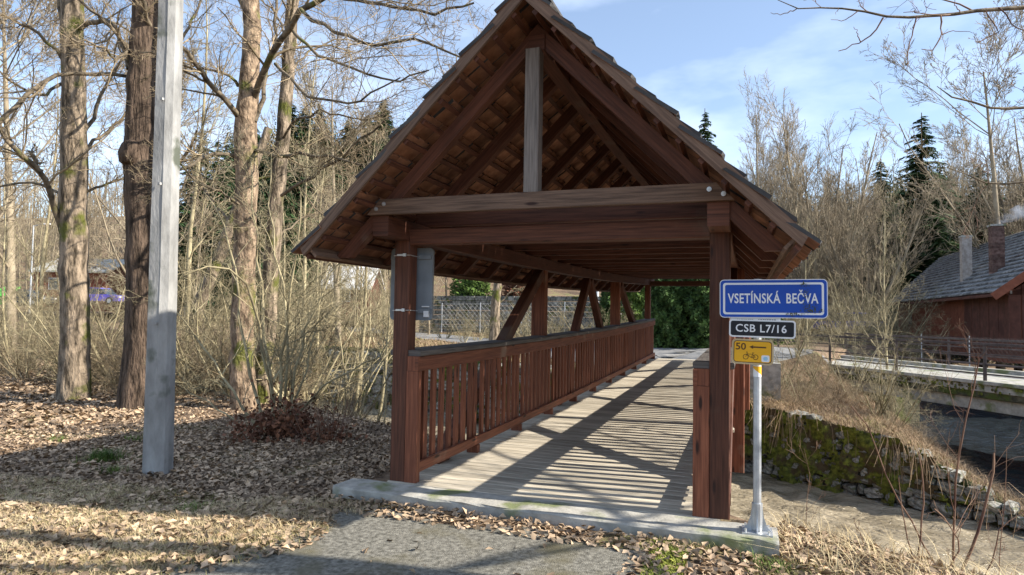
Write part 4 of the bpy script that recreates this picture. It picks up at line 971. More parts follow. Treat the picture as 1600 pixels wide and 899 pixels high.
# leaning tree between pole and tan trunk, and others on the far bank, through the truss
for (D, base, top, rad, lab) in ((19, [(296, 560), (310, 480), (335, 420), (362, 350)], [(385, 290), (420, 200)], 11, 'leaning mossy tree behind the concrete pole, bending right'),
                                 (34, [(772, 530), (774, 480), (778, 440)], [(784, 400), (790, 350)], 8, 'mossy trunk seen under the eave through the first truss bay')):
    r_ = thing('bare_tree', lab, 'tree', loc=at(*base[0], D)); rough_trunk(r_, pxl(base + top, D), np.linspace(pm(rad, D), pm(rad * .55, D), len(base) + 2), 'bark_light', m_=20, sides=10, seed=int(D))
    branches(r_, rg, [(pxl([base[-1], (base[-1][0] - 40, base[-1][1] - 50), (base[-1][0] - 60, base[-1][1] - 110)], D, 1), .06, .02), (pxl([top[0], (top[0][0] + 50, top[0][1] - 20), (top[0][0] + 110, top[0][1] - 30)], D, 1), .06, .02), (pxl([base[-2], (base[-2][0] + 40, base[-2][1] - 40), (base[-2][0] + 80, base[-2][1] - 60)], D, 1), .06, .02)], TW2, 'bark_light', 'twig_olive')

# tree on the near bank right of the view: its boughs hang into the top right corner and shade the path
tb = np.array([8.0, -1.15, float(H(8.0, -1.15))])
r5 = thing('bare_tree', 'bare boughs reaching in from a tree at the top right corner', 'tree', loc=tb); rough_trunk(r5, np.array([tb, tb + [.1, .1, 2], tb + [.0, .3, 4.5], tb + [-.2, .3, 7], tb + [-.3, .1, 10]]), [.17, .155, .135, .10, .06], 'bark_dark', seed=7)
D = 7.5; tip = lambda *p: pxl(p, D)
rg = np.random.default_rng(21)
fk = tb + [0, .3, 4.2]; fk2 = tb + [0, .3, 5.2]
V5 = [(np.vstack([fk, [9.9, 1.2, 5.2], tip((1680, 5), (1600, 12), (1550, 15), (1500, 20), (1450, 26), (1400, 28), (1350, 19), (1300, 11), (1245, 14), (1215, 0))]), .034, .004),
      (np.vstack([fk2, [10.4, 2.0, 4.6], tip((1700, 190), (1600, 166), (1560, 174), (1525, 160), (1490, 153), (1475, 149), (1464, 135))]), .026, .004),
      (np.vstack([fk2, [10.6, 2.4, 4.0], tip((1700, 260), (1600, 285), (1550, 290), (1520, 276), (1480, 262))]), .026, .004),
      (np.vstack([fk2, [5.8, -2.2, 6.6], [3.8, -2.6, 7.2], [2.2, -3.2, 7.4]]), .07, .015), (np.vstack([fk, [7, -3.5, 6.0], [5.0, -4.2, 6.6], [3.4, -5.2, 6.8]]), .07, .015),
      (np.vstack([fk2, [7.5, -4.5, 7], [5.5, -6.5, 8.0]]), .06, .015)]
branches(r5, rg, V5, [(15, .14, .75, 7, .0, .20, 4), (5, .5, .75, 5, .0, .22, 3), (3, .5, .8, 4, 0, .25, 3)], 'bark_dark', 'twig_red', lr=1.0, mm=44, jit=.006)
D = 7.2
X5 = [([(1432, 27), (1426, 50), (1419, 75), (1417, 107)], .008), ([(1380, 28), (1372, 45), (1345, 66), (1310, 80)], .010), ([(1345, 66), (1340, 52), (1334, 42)], .006), ([(1470, 24), (1472, 55), (1460, 78), (1440, 77)], .010),
      ([(1470, 55), (1490, 48), (1520, 52)], .006), ([(1540, 17), (1560, 50), (1530, 65), (1524, 66)], .009), ([(1560, 12), (1590, 45), (1610, 52)], .010), ([(1245, 14), (1222, 22), (1204, 20)], .006), ([(1340, 18), (1320, 32), (1298, 31)], .006), ([(1552, 60), (1548, 80), (1542, 84)], .005), ([(1310, 12), (1306, 24)], .004), ([(1500, 20), (1490, 5), (1494, -5)], .006)]
vf = []
for pts, r in X5: P, R = resample(pxl(pts, D), np.linspace(r, r * .45, len(pts)), 9); P[1:-1] += rg.normal(size=(7, 3)) * .006; vf.append(tubes(P[None], R[None], 4))
V, F = join(vf); part('twigs', mesh('twigs', V, F, 'twig_red'), r5, kind='stuff')

# ------------------------------------------------------------------ shared templates for the crowd of trees and shrubs
def tree_template(name, seed, h, r, spec, mt, twig_mt, trunk_wob=.02, s0=.25, stems=1, spread=.3):
    rg = np.random.default_rng(seed); m_ = 10; Ps = []; Rs = []
    for k in range(stems):
        a = rg.uniform(0, 6.28); d = np.array([math.cos(a) * spread * (stems > 1), math.sin(a) * spread * (stems > 1), 1.]); d = nrm(d); p = np.array([0, 0, -.3]) + (stems > 1) * np.array([math.cos(a), math.sin(a), 0]) * .12; P = [p]
        hh = h * (rg.uniform(.6, 1.0) if stems > 1 else 1)
        for i in range(m_ - 1): d = nrm(d + rg.normal(size=3) * trunk_wob + [0, 0, .04]); P.append(P[-1] + d * hh / (m_ - 1))
        Ps.append(P); Rs.append(np.linspace(r, r * .15, m_))
    P, R = np.array(Ps), np.array(Rs); tr = tubes(P, R, 7); fine = []
    for k, (n, ratio, ang, m2, up, wob, sides) in enumerate(spec):
        P, R = grow(rg, P, R, n, ratio, ang, m2, up, wob, s0=s0 if k == 0 else .15, rmin=(.004 * (h / 8) ** .5 if h < 13 else .011), rr=.5); fine.append(tubes(P, R, sides))
    V, F = join(fine); return mesh('trunk', *tr, mt, smooth=True), mesh('twigs', V, F, twig_mt)
T = {
 'spread': [tree_template('s', k, 15, .20, [(16, .5, .7, 8, .10, .10, 4), (9, .5, .6, 7, .08, .15, 3), (7, .5, .6, 5, .06, .2, 3), (4, .5, .6, 3, .05, .2, 3)], 'twig_far', 'twig_far', s0=.22) for k in (3, 14)],
 'broad': [tree_template('b', k, 15, .17, [(14, .42, .5, 8, .10, .10, 4), (9, .5, .55, 6, .08, .14, 3), (6, .5, .6, 5, .06, .2, 3)], 'twig_far', 'twig_far', .03, s0=.15, stems=8, spread=.42) for k in (61, 62)],
 'upright': [tree_template('u', k, 17, .16, [(26, .30, .45, 8, .12, .08, 4), (8, .5, .5, 6, .1, .12, 3), (6, .5, .5, 4, .08, .15, 3)], 'twig_far', 'twig_far', s0=.2) for k in (5, 16)],
 'slim': [tree_template('l', k, 12, .085, [(18, .3, .6, 7, .08, .14, 4), (7, .5, .6, 5, .06, .2, 3), (5, .5, .6, 4, .04, .2, 3)], 'twig_olive', 'twig_olive', .04, s0=.3) for k in (8, 19)],
 'shrub': [tree_template('h', k, 4.2, .035, [(7, .45, .7, 6, .02, .2, 3), (6, .5, .7, 5, .0, .26, 3), (5, .5, .8, 4, 0, .3, 3)], 'twig_olive', 'twig_olive', .09, s0=.1, stems=7, spread=.55) for k in (31, 32, 33)],
 'thicket': [tree_template('t', k, 3.0, .02, [(7, .5, .9, 5, -.02, .3, 3), (6, .55, .9, 5, -.02, .3, 3), (4, .6, .9, 4, 0, .3, 3)], 'twig', 'twig', .14, s0=.05, stems=8, spread=.9) for k in (41, 42)],
}
def put(kind, k, name, label, cat, x, y, sc, rz, group=None, z=None, tilt=(0, 0), sz=None):
    tm, fm = T[kind][k % len(T[kind])]; z = float(H(x, y)) if z is None else z
    o = obj(name, tm, None, loc=(x, y, z)); o.rotation_euler = (tilt[0], tilt[1], rz); o.scale = (sc, sc, sz or sc); tag(o, label, cat, group)
    obj('twigs', fm, o); return o
rg = np.random.default_rng(77)
# right-hand background, individually placed (u, v of the top, distance)
def put_top(kind, k, name, label, u, vt, d, group=None, hh=15, cat='tree', rz=None, wd=1.0):
    x, y = gxy(u, d); z = float(H(x, y)); ht = at(u, vt, d)[2] - z; s_ = ht / hh; o = put(kind, k, name, label, cat, x, y, s_ * wd, rg.uniform(0, 6) if rz is None else rz, group, sz=s_); return o
put_top('broad', 0, 'bare_tree', 'broad-crowned leafless tree rising right of the bridge roof', 1275, 160, 46, wd=1.0)
put_top('upright', 0, 'bare_tree', 'tall narrow leafless tree with brushlike top beside the roof slope', 1183, 150, 52, hh=17)
put_top('upright', 1, 'bare_tree', 'second narrow leafless tree, just left of the broad-crowned one', 1222, 190, 55, hh=17)
put_top('broad', 1, 'bare_tree', 'leafless tree crown closest to the right roof edge', 1155, 205, 56, hh=15, wd=.8)
put_top('spread', 1, 'bare_tree', 'tall leafless tree above the house chimneys', 1560, 88, 44)
put_top('broad', 1, 'bare_tree', 'leafless tree at the right edge of the view behind the house', 1640, 90, 44, wd=.9)
put_top('slim', 0, 'bare_tree', 'slender sunlit yellow-grey tree in front of the house roof', 1395, 300, 22, hh=12)
put_top('slim', 1, 'bare_tree', 'leafless tree standing between the two spruces', 1400, 250, 50, hh=12)
put_top('slim', 1, 'bare_tree', 'slim leafless tree right behind the blue sign', 1262, 330, 27, hh=12)
G1 = 'leafless trees crowding the slope right of the bridge'
for k in range(46):
    u = rg.uniform(1110, 1720); d = rg.uniform(44, 92); kd = ['spread', 'upright', 'slim', 'broad'][int(rg.integers(4))]
    if 1380 < u < 1700 and d < 60: d += 22
    put_top(kd, k, 'bare_tree', 'one of the leafless trees crowding the slope behind the sign and house', u, rg.uniform(250, 350) - (30 if u > 1480 else 0), d, G1, {'spread': 15, 'upright': 17, 'slim': 12, 'broad': 15}[kd])
G2 = 'leafless trees on the left valley side'
for k in range(38):
    u = rg.uniform(-160, 700); d = rg.uniform(34, 88); kd = ['spread', 'upright', 'slim'][int(rg.integers(3))]
    vt = rg.uniform(310, 380) if u < 330 else rg.uniform(270, 380)
    if d < 60 and 0 < u < 600 and rg.random() < .5: kd = 'slim'
    put_top(kd, k, 'bare_tree', 'one of the leafless trees filling the left valley side', u, vt, d, G2, {'spread': 15, 'upright': 17, 'slim': 12, 'broad': 15}[kd])
for k, (u, vt, d) in enumerate(((20, -60, 24), (300, -60, 26), (530, 120, 30), (480, 60, 26), (-60, -100, 19), (70, 90, 33), (250, 60, 36))):
    put_top(['spread', 'slim'][k % 2], k, 'bare_tree', 'one of the taller leafless trees behind the big left trunks', u, vt, d, 'taller leafless trees behind the left trunks', [15, 12][k % 2])
for k, (u, vt, d) in enumerate(((545, 170, 17), (500, 230, 16), (455, 260, 18), (330, 330, 16), (590, 250, 21), (560, 300, 18), (20, 260, 18), (60, 330, 20))):
    put_top('slim', k, 'bare_tree', 'one of the thin olive-barked saplings between the left trunks and the eave', u, vt, d, 'thin saplings left of the bridge', 12)
G3 = 'leafless shrubs of the riverside thicket'
def shrub_at(u, d, sc, kind='shrub', group=G3, lab='one of the tangled leafless shrubs in the riverside thicket', z=None, zmin=-2.4):
    x, y = gxy(u, d); zz = float(H(x, y))
    if zz < zmin: return
    put(kind, int(rg.integers(3)), 'bare_shrub', lab, 'shrub', x, y, sc, rg.uniform(0, 6), group)
for k in range(48):
    u = rg.uniform(-90, 600); base = 13.2 + (330 - min(u, 330)) / 330 * 4.0 - max(0, u - 400) * .006
    shrub_at(u, base + rg.uniform(.3, 3.2), rg.uniform(.6, 1.0), 'shrub' if rg.random() < .35 else 'thicket')
for k in range(76):
    u = rg.uniform(-90, 640); shrub_at(u, rg.uniform(25, 46), rg.uniform(.8, 1.3), 'shrub' if rg.random() < .6 else 'thicket', 'leafless shrubs along the far left bank', 'one of the leafless shrubs along the far left bank')
for k in range(20):
    u = rg.uniform(655, 990); shrub_at(u, rg.uniform(30, 37), rg.uniform(.4, .7), 'shrub', 'shrubs by the far road', 'one of the straw-coloured shrubs by the far road, seen through the truss')
for (u, d, sc, kd) in ((1250, 18.2, .50, 'shrub'), (1300, 18.6, .45, 'thicket'), (1345, 18.2, .42, 'thicket'), (1215, 19.5, .5, 'shrub'), (1280, 20, .5, 'shrub'), (1400, 17.2, .5, 'shrub'), (1195, 17.6, .35, 'thicket'), (1240, 23, .7, 'shrub'), (1180, 22, .6, 'shrub')):
    shrub_at(u, d, sc, kd, 'shrubs on the point between the streams', 'one of the dry bushes on the point above the mossy wall')
for k in range(26):
    u = rg.uniform(1130, 1460); shrub_at(u, rg.uniform(30, 48), rg.uniform(.7, 1.3), 'shrub', 'shrubs behind the road bridge', 'one of the leafless shrubs behind the road bridge railing')

# big multi-stemmed bush left of the bridge with brown leaves held at its foot
bsh = thing('bare_shrub', 'multi-stemmed bush with curled brown leaves at its foot, left of the bridge', 'shrub', loc=at(432, 700, 8.9))
D = 8.9; st_ = []
for pts, r in (([(430, 700), (400, 620), (375, 500), (365, 400), (345, 330), (318, 300)], .026), ([(432, 700), (425, 600), (412, 480), (400, 370), (392, 250)], .030), ([(436, 700), (440, 600), (448, 500), (462, 400), (470, 300)], .026),
               ([(440, 700), (455, 620), (478, 520), (520, 430), (560, 380)], .024), ([(428, 700), (380, 640), (330, 560), (285, 500), (262, 470)], .022), ([(434, 700), (415, 560), (385, 440), (340, 410), (290, 430)], .024),
               ([(440, 700), (470, 640), (520, 590), (590, 560), (620, 520)], .018), ([(426, 700), (370, 660), (310, 620), (275, 600)], .016), ([(436, 700), (452, 560), (440, 430), (420, 330), (424, 240)], .022), ([(438, 700), (470, 600), (500, 480), (505, 380)], .02)):
    st_.append((pxl(pts, D, rg.uniform(-1, 1)), r, r * .3))
branches(bsh, rg, st_, [(9, .4, .7, 7, .02, .2, 3), (6, .5, .7, 5, 0, .25, 3), (4, .5, .8, 4, 0, .3, 3)], 'twig_olive', 'twig_olive', ('stem', 'twigs'), 1.0)
def leaves(n, pos, size, mt, name, root=None, curl=.35, flat=.35, lift=0, **k):
    # curled leaves: 4 triangles each round a raised midrib
    P = pos; ax = rg.normal(size=(n, 3)); ax[:, 2] *= flat; ax = nrm(ax); upv = rg.normal(size=(n, 3)) * flat + [0, 0, 1]; sd = nrm(np.cross(upv, ax)); nn_ = np.cross(ax, sd); s_ = (size * rg.uniform(.6, 1.3, n))[:, None]
    cu = rg.uniform(-curl, curl * 1.6, n)[:, None] * s_
    V = np.stack([P - ax * s_, P + sd * s_ * .62 + nn_ * cu - ax * s_ * .15, P + ax * s_ * 1.0 + nn_ * cu * .5, P - sd * s_ * .62 + nn_ * cu - ax * s_ * .1, P + nn_ * .0], 1)
    b = (np.arange(n) * 5)[:, None]; F = np.stack([np.hstack([b, b + 1, b + 4]), np.hstack([b + 1, b + 2, b + 4]), np.hstack([b + 2, b + 3, b + 4]), np.hstack([b + 3, b, b + 4])], 1).reshape(-1, 3)
    me = mesh(name, V.reshape(-1, 3), F, mt); return part(name, me, root, **k) if root else obj(name, me, **k)
c = at(440, 665, 8.7); n = 1700; p = c + rg.normal(size=(n, 3)) * [.25, .28, .20] + [0, 0, -.08]; leaves(n, p, .038, 'leaf_dry', 'dead_leaves', bsh, .5, 1.2, kind='stuff')
c2 = at(512, 690, 8.3)
b2 = thing('bare_shrub', 'small clump of brown leaves and stalks just left of the bridge', 'shrub', loc=c2); n = 500; leaves(n, c2 + rg.normal(size=(n, 3)) * [.16, .16, .10], .035, 'leaf_dry', 'dead_leaves', b2, .5, 1.2, kind='stuff')
P = []; 
for k in range(26): a = rg.normal(size=2) * .12; q = np.array([c2[0] + a[0], c2[1] + a[1], c2[2] - .25]); P.append([q, q + [a[0] * 1.5, a[1] * 1.5, .4], q + [a[0] * 2.6, a[1] * 2.6, .75]])
P = np.array(P); part('stalks', mesh('stalks', *tubes(P, np.full(P.shape[:2], .004), 3), 'twig_red'), b2, kind='stuff')

# saplings and stalks in the right foreground
def sapling(label, pts, d, r, spec=None, dd=0, mt='twig_red'):
    P = pxl(pts, d, dd); b = P[0].copy(); b[2] = float(H(b[0], b[1])) - .05
    r_ = thing('sapling', label, 'sapling', loc=b); P = np.vstack([b, P]); Q, R = resample(P, np.linspace(r, r * .45, len(P)), 12); Q[1:-1] += rg.normal(size=(10, 3)) * .004; tube_part('stem', Q[None], R[None], mt, r_, 6)
    if spec:
        out_ = []; A, B_ = Q[None], R[None]
        for (n, ratio, ang, m2, up, wob, sides) in spec: A, B_ = grow(rg, A, B_, n, ratio, ang, m2, up, wob, s0=.45, rmin=.0018, rr=.55); out_.append(tubes(A, B_, sides))
        V, F = join(out_); part('twigs', mesh('twigs', V, F, mt), r_, kind='stuff')
SP = [(7, .3, .7, 6, .03, .15, 3), (3, .45, .6, 4, 0, .2, 3)]
sapling('branching sapling with pale twigs in front of the dark side stream', [(1490, 899), (1492, 800), (1494, 740), (1508, 660), (1522, 600), (1530, 560)], 5.6, .011, [(9, .38, .75, 6, .02, .16, 4), (5, .5, .6, 5, 0, .2, 3)])
sapling('long thin curved stem crossing the stone wall in the right foreground', [(1470, 899), (1420, 810), (1385, 745), (1358, 670), (1330, 635)], 5.4, .009)
sapling('thick snapped stalk with bent tip in the right foreground', [(1500, 899), (1530, 830), (1545, 770), (1556, 712), (1553, 708)], 5.2, .014)
sapling('straight cut stem with broken top left of the branching sapling', [(1434, 899), (1438, 830), (1444, 770), (1440, 730), (1435, 706)], 5.2, .009)
sapling('short straight stick between the sign and the stone wall point', [(1430, 880), (1415, 830), (1408, 790), (1404, 746)], 5.3, .007)
sapling('faint thin shoot rising at the right edge', [(1560, 899), (1565, 830), (1572, 760), (1573, 698)], 6.2, .005)
sapling('low forked twig at the bottom right of the view', [(1540, 899), (1556, 860), (1562, 825), (1600, 800)], 5.0, .007, SP)
sapling('curving bramble shoot beside the branching sapling', [(1478, 899), (1500, 850), (1478, 812), (1460, 795)], 4.9, .008, SP)
sapling('thin shoots left of the date corner by the sign foot', [(1360, 899), (1352, 860), (1342, 830), (1334, 810)], 5.0, .005, SP)
sapling('upright thin twig in front of the river right of the signpost', [(1262, 870), (1260, 800), (1266, 740), (1256, 700)], 5.6, .004, SP)
for k, (u0, v0, u1, v1, d) in enumerate(((585, 672, 604, 610, 11.2), (600, 672, 600, 560, 11.8), (560, 660, 585, 540, 12), (540, 655, 530, 520, 12.4))):
    sapling(['leaning stub of a sapling nearest the left bridge post', 'upright sapling just behind the left bridge post', 'thin sapling leaning right near the left bridge post', 'thin pale sapling left of the three by the bridge post'][k], [(u0, v0), ((u0 + u1) / 2 + 4, (v0 + v1) / 2), (u1, v1)], d, .028 if k == 0 else .02, SP, mt='twig_olive')

# ------------------------------------------------------------------ conifers and hedge
def conifer_template(seed, h=20, droop=.35, dens=34):
    rg = np.random.default_rng(seed); P = np.array([[[0, 0, -.5 + (h + .5) * i / 9] for i in range(10)]]); tr = tubes(P, np.linspace(.28, .03, 10)[None], 7)
    V = []; F = []; n = 0; lv = 46
    for i in range(lv):
        f = i / lv; z = h * (.12 + .87 * f); L_ = (h * .20) * (1 - f) ** .85 + .25
        for b in range(9):
            a = rg.uniform(0, 6.28); ln = L_ * rg.uniform(.45, 1.2); zj = rg.uniform(-.25, .25); d = np.array([math.cos(a), math.sin(a), 0]); s_ = np.array([-d[1], d[0], 0])
            m_ = max(4, int(dens * ln / 4))
            for q in range(m_):
                t = (q + .5) / m_; c = d * ln * t + np.array([0, 0, z + zj + .12 * ln * t - droop * ln * t * t]); w_ = ln * .42 * (1 - t * .65) + .13
                for sg in (-1, 1):
                    tip_ = c + s_ * sg * w_ * rg.uniform(.6, 1.2) + d * w_ * .5 + [0, 0, -w_ * rg.uniform(.2, .75)]; u_ = d * (ln / m_ * .9 + .05) + rg.normal(size=3) * .04
                    V += [c - u_ * .5, c + u_ * .5, tip_]; F.append((n, n + 1, n + 2)); n += 3
    return mesh('trunk', *tr, 'bark_dark', smooth=True), mesh('foliage', np.array(V), np.array(F), 'needle')
CT = [conifer_template(1), conifer_template(2, droop=.5)]
def spruce(label, u, vt, d, group=None, wd=1.0, k=0):
    x, y = gxy(u, d); z = float(H(x, y)); s_ = (at(u, vt, d)[2] - z) / 20
    o = obj('spruce_tree', CT[k % 2][0], None, loc=(x, y, z)); o.rotation_euler = (0, 0, rg.uniform(0, 6)); o.scale = (s_ * wd, s_ * wd, s_); tag(o, label, 'conifer', group); obj('foliage', CT[k % 2][1], o)
spruce('tallest dark spruce standing above the house roof', 1443, 172, 62, wd=1.15)
spruce('smaller dark spruce left of the tallest one', 1378, 245, 66, wd=1.2, k=1)
spruce('lone conifer tip showing just over the right roof slope', 1100, 165, 70, wd=.9)
spruce('dark spruce left of the second brick chimney', 1535, 255, 56, wd=1.5, k=1)
spruce('dark spruce behind the right house chimney', 1590, 300, 52, wd=1.5)
for k in range(22):
    spruce('one of the dark spruces in the wood right of the bridge', rg.uniform(1130, 1680), rg.uniform(300, 370), rg.uniform(76, 120), 'spruces in the right-hand wood', 1.2, k)
for k in range(46):
    u = rg.uniform(325, 760); spruce('one of the spruces lining the left hill crest', u, (205 if u < 440 else 178 + 20 * math.sin(u * .05)) + rg.uniform(-22, 40) + max(0, 400 - u) * .3, rg.uniform(96, 150), 'spruces on the left hill crest', 1.25, k)
for k in range(7): spruce('one of the darker spruces behind the tan-barked trunk', 300 + k * 26 + rg.uniform(-8, 8), 215 + rg.uniform(-20, 60), rg.uniform(60, 78), 'near spruces behind the tan trunk', 1.1, k)
# distant mixed wood covering the slopes, too far to count
def wood(name, n, u0, u1, d0, d1, hmin, hmax, mt, broad):
    u = rg.uniform(u0, u1, n); d = rg.uniform(d0 ** .5, d1 ** .5, n) ** 2; x = CAM[0] + FW[0] * d + RT[0] * (u - 800) / FPX * d; y = CAM[1] + FW[1] * d + RT[1] * (u - 800) / FPX * d; z = H(x, y); h = rg.uniform(hmin, hmax, n)
    if broad:
        P = np.stack([np.stack([x, y, z], 1), np.stack([x + rg.normal(size=n) * .3, y, z + h * .5], 1), np.stack([x + rg.normal(size=n) * .6, y, z + h], 1)], 1)
        R = np.stack([h * .014, h * .010, h * .003], 1); ps = [tubes(P, R, 3)]
        A, B_ = grow(rg, P, R, 11, .38, .6, 4, .1, .1, s0=.2, rmin=.018, rr=.5); ps.append(tubes(A, B_, 3)); A, B_ = grow(rg, A, B_, 5, .5, .6, 3, .05, .15, rmin=.014, rr=.6); ps.append(tubes(A, B_, 3))
        V, F = join(ps); obj(name, mesh(name, V, F, mt), kind='stuff')
    else:
        V = []; k = 150; t = rg.uniform(0, 1, (n, k)); a = rg.uniform(0, 6.28, (n, k)); rr_ = (1 - t) ** .9 * h[:, None] * .17 + .1; zz = z[:, None] + h[:, None] * (.12 + .88 * t)
        c = np.stack([x[:, None] + np.cos(a) * rr_ * .2, y[:, None] + np.sin(a) * rr_ * .2, zz + .2], -1); tip_ = np.stack([x[:, None] + np.cos(a) * rr_ * rg.uniform(.7, 1.2, a.shape), y[:, None] + np.sin(a) * rr_ * rg.uniform(.7, 1.2, a.shape), zz - rr_ * .35], -1)
        s_ = np.stack([-np.sin(a), np.cos(a), 0 * a], -1) * (rr_ * .28)[..., None]
        V = np.stack([c, tip_ - s_, tip_ + s_], 2).reshape(-1, 3); F = np.arange(len(V)).reshape(-1, 3); obj(name, mesh(name, V, F, mt), kind='stuff')
wood('distant_conifer_wood', 480, 340, 1100, 115, 240, 14, 22, 'needle_far', False)
wood('distant_conifer_wood', 300, 1050, 1900, 100, 200, 12, 19, 'needle_far', False)
wood('distant_bare_wood', 420, -250, 700, 75, 180, 9, 15, 'twig_far', True)
wood('distant_bare_wood', 420, 1050, 1900, 66, 170, 9, 16, 'twig_far', True)
def hedge(name, label, u0, u1, vt, vb, d, n, seed, depth=1.2, mt='hedge', cat='hedge', pointed=True):
    rg = np.random.default_rng(seed); a = at((u0 + u1) / 2, vb, d); zt = at((u0 + u1) / 2, vt, d)[2]; h = zt - a[2]; w_ = (u1 - u0) / FPX * d / 2; r_ = thing(name, label, cat, loc=a)
    f = rg.uniform(0, 1, n) ** .9; th = rg.uniform(0, 6.28, n)
    pf = (1 - f ** 3.0 * (.9 if pointed else .3)) * (.82 + .18 * np.sin(f * 3.1)); rr_ = pf * (.80 + .14 * np.sin(th * 5 + f * 19) + .1 * np.sin(th * 9 - f * 31)) * rg.uniform(.86, 1.12, n)
    rx = np.array([RT[0], RT[1]]); ry = np.array([-RT[1], RT[0]]); xy = np.outer(np.cos(th) * rr_ * w_, rx) + np.outer(np.sin(th) * rr_ * depth, ry)
    c = np.column_stack([xy, f * h]); o_ = np.column_stack([xy / (np.linalg.norm(xy, axis=1, keepdims=True) + .01), np.zeros(n)]); s_ = rg.uniform(.05, .14, n)[:, None]
    t1 = nrm(rg.normal(size=(n, 3)) + o_ * .3 + [0, 0, .8]); t2 = nrm(np.cross(t1, o_ + rg.normal(size=(n, 3)) * .5)); V = np.stack([c - t1 * s_, c + t2 * s_ * .5, c + t1 * s_ + o_ * s_ * .5, c - t2 * s_ * .5], 1)
    F = np.arange(n * 4).reshape(-1, 4); obj('foliage', mesh('foliage', V.reshape(-1, 3), F, mt), r_)
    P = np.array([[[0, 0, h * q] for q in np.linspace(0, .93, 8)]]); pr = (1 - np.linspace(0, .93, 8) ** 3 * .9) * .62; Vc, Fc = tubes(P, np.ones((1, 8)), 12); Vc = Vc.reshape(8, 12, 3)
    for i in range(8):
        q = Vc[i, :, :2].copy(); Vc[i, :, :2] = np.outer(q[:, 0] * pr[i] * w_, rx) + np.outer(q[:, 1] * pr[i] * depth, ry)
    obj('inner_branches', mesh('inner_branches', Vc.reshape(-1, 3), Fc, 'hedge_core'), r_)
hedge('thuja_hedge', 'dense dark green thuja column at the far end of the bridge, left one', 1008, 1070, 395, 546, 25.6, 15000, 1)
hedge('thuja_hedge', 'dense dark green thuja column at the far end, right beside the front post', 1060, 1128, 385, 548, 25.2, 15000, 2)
hedge('thuja_hedge', 'green hedge behind the white lamp post through the truss', 936, 968, 430, 528, 33, 7000, 3)
hedge('thuja_hedge', 'rounded yellow-green bush behind the last truss bay', 968, 1020, 425, 505, 36, 7000, 4, mt='ivy', cat='hedge', pointed=False)
hedge('evergreen_shrub', 'rust-brown leafed shrub above the stone wall through the truss', 782, 850, 425, 470, 44, 4000, 5, mt='leaf_dry', cat='shrub', pointed=False)
hedge('evergreen_shrub', 'green bush under the eave behind the mossy trunk', 700, 770, 425, 480, 46, 4000, 6, mt='ivy', cat='shrub', pointed=False)
hedge('evergreen_shrub', 'green ivy-clad bush behind the road bridge railing', 1130, 1240, 490, 575, 34, 5000, 7, mt='ivy', cat='shrub', pointed=False)

# ------------------------------------------------------------------ ground cover
RP = np.array([(4.5, 23.6), (1.2, 18.6), (.8, 17.2), (-3, 20), (-9, 24.8), (-16.5, 30.5), (-33, 42)])
def off_road(x, y):
    m_ = np.full(x.shape, 99.)
    for a, b in zip(RP[:-1], RP[1:]):
        d = b - a; t = np.clip(((x - a[0]) * d[0] + (y - a[1]) * d[1]) / (d @ d), 0, 1); m_ = np.minimum(m_, np.hypot(x - a[0] - t * d[0], y - a[1] - t * d[1]))
    return (m_ > 2.3) & ~((x > 0) & (x < 3.4) & (y > 13.5) & (y < 19))
def scatter(n, x0, x1, y0, y1, ok):
    x = rg.uniform(x0, x1, n); y = rg.uniform(y0, y1, n); k = ok(x, y); return x[k], y[k]
def patch(x, y, s, ph): return np.sin(x * s + ph) * np.cos(y * s * 1.2 - ph) + .6 * np.sin(x * s * 2.3 - y * s * 1.7 + ph * 2)
sill_ok = lambda x, y: ~((x > -.36) & (x < 3.2) & (y > -.40) & (y < 9))
def land_ok(x, y):
    ed = (x > -.1 + .18 * np.sin(y * 3.1) - np.clip(-1.2 - y, 0, 9) * .25 + .22) & (x < 2.25) & (y < -.75)
    return sill_ok(x, y) & ~(ed & (rg.random(x.shape) > .012)) & (y < ip(ycr_t, x) + 1.4)
x, y = scatter(165000, -9, 6.5, -4.6, 8, lambda x, y: land_ok(x, y) & (rg.random(x.shape) < np.clip(1.25 - (np.hypot(x - 2.9, y + 5) - 4) / 9, .22, 1) * np.where((y < -.9) & (x < 0) & (patch(x, y, 1.1, .4) > -.1), .85, 1)))
z = H(x, y) + rg.uniform(.004, .035, len(x)); leaves(len(x), np.stack([x, y, z], 1), .032, 'leaf', 'leaf_litter', None, .45, .35, kind='stuff')
x, y = scatter(26000, -20, -7, 0, 11, lambda x, y: (y < ip(ycr_t, x) + 1)); z = H(x, y) + .02; leaves(len(x), np.stack([x, y, z], 1), .065, 'leaf', 'leaf_litter', None, .4, .35, kind='stuff')
def blades(name, x, y, hgt, wdt, mt, lean=.5, zoff=0, z=None):
    n = len(x); z = (H(x, y) if z is None else z) + zoff; a = rg.uniform(0, 6.28, n); h = hgt * rg.uniform(.5, 1.3, n); l = h * lean * rg.uniform(.2, 1.6, n); d = np.stack([np.cos(a), np.sin(a), 0 * a], 1); s_ = np.stack([-np.sin(a), np.cos(a), 0 * a], 1) * wdt
    p0 = np.stack([x, y, z], 1); p1 = p0 + d * (l * .35)[:, None] + np.outer(h * .6, [0, 0, 1]); p2 = p0 + d * l[:, None] + np.outer(h * .85, [0, 0, 1])
    V = np.stack([p0 - s_, p0 + s_, p1 + s_ * .7, p1 - s_ * .7, p2], 1).reshape(-1, 3); b = (np.arange(n) * 5)[:, None]
    F = np.vstack([np.hstack([b, b + 1, b + 2]), np.hstack([b, b + 2, b + 3]), np.hstack([b + 3, b + 2, b + 4])]); obj(name, mesh(name, V, F, mt), kind='stuff')
ok = lambda s, ph, th: (lambda x, y: land_ok(x, y) & (patch(x, y, s, ph) > th))
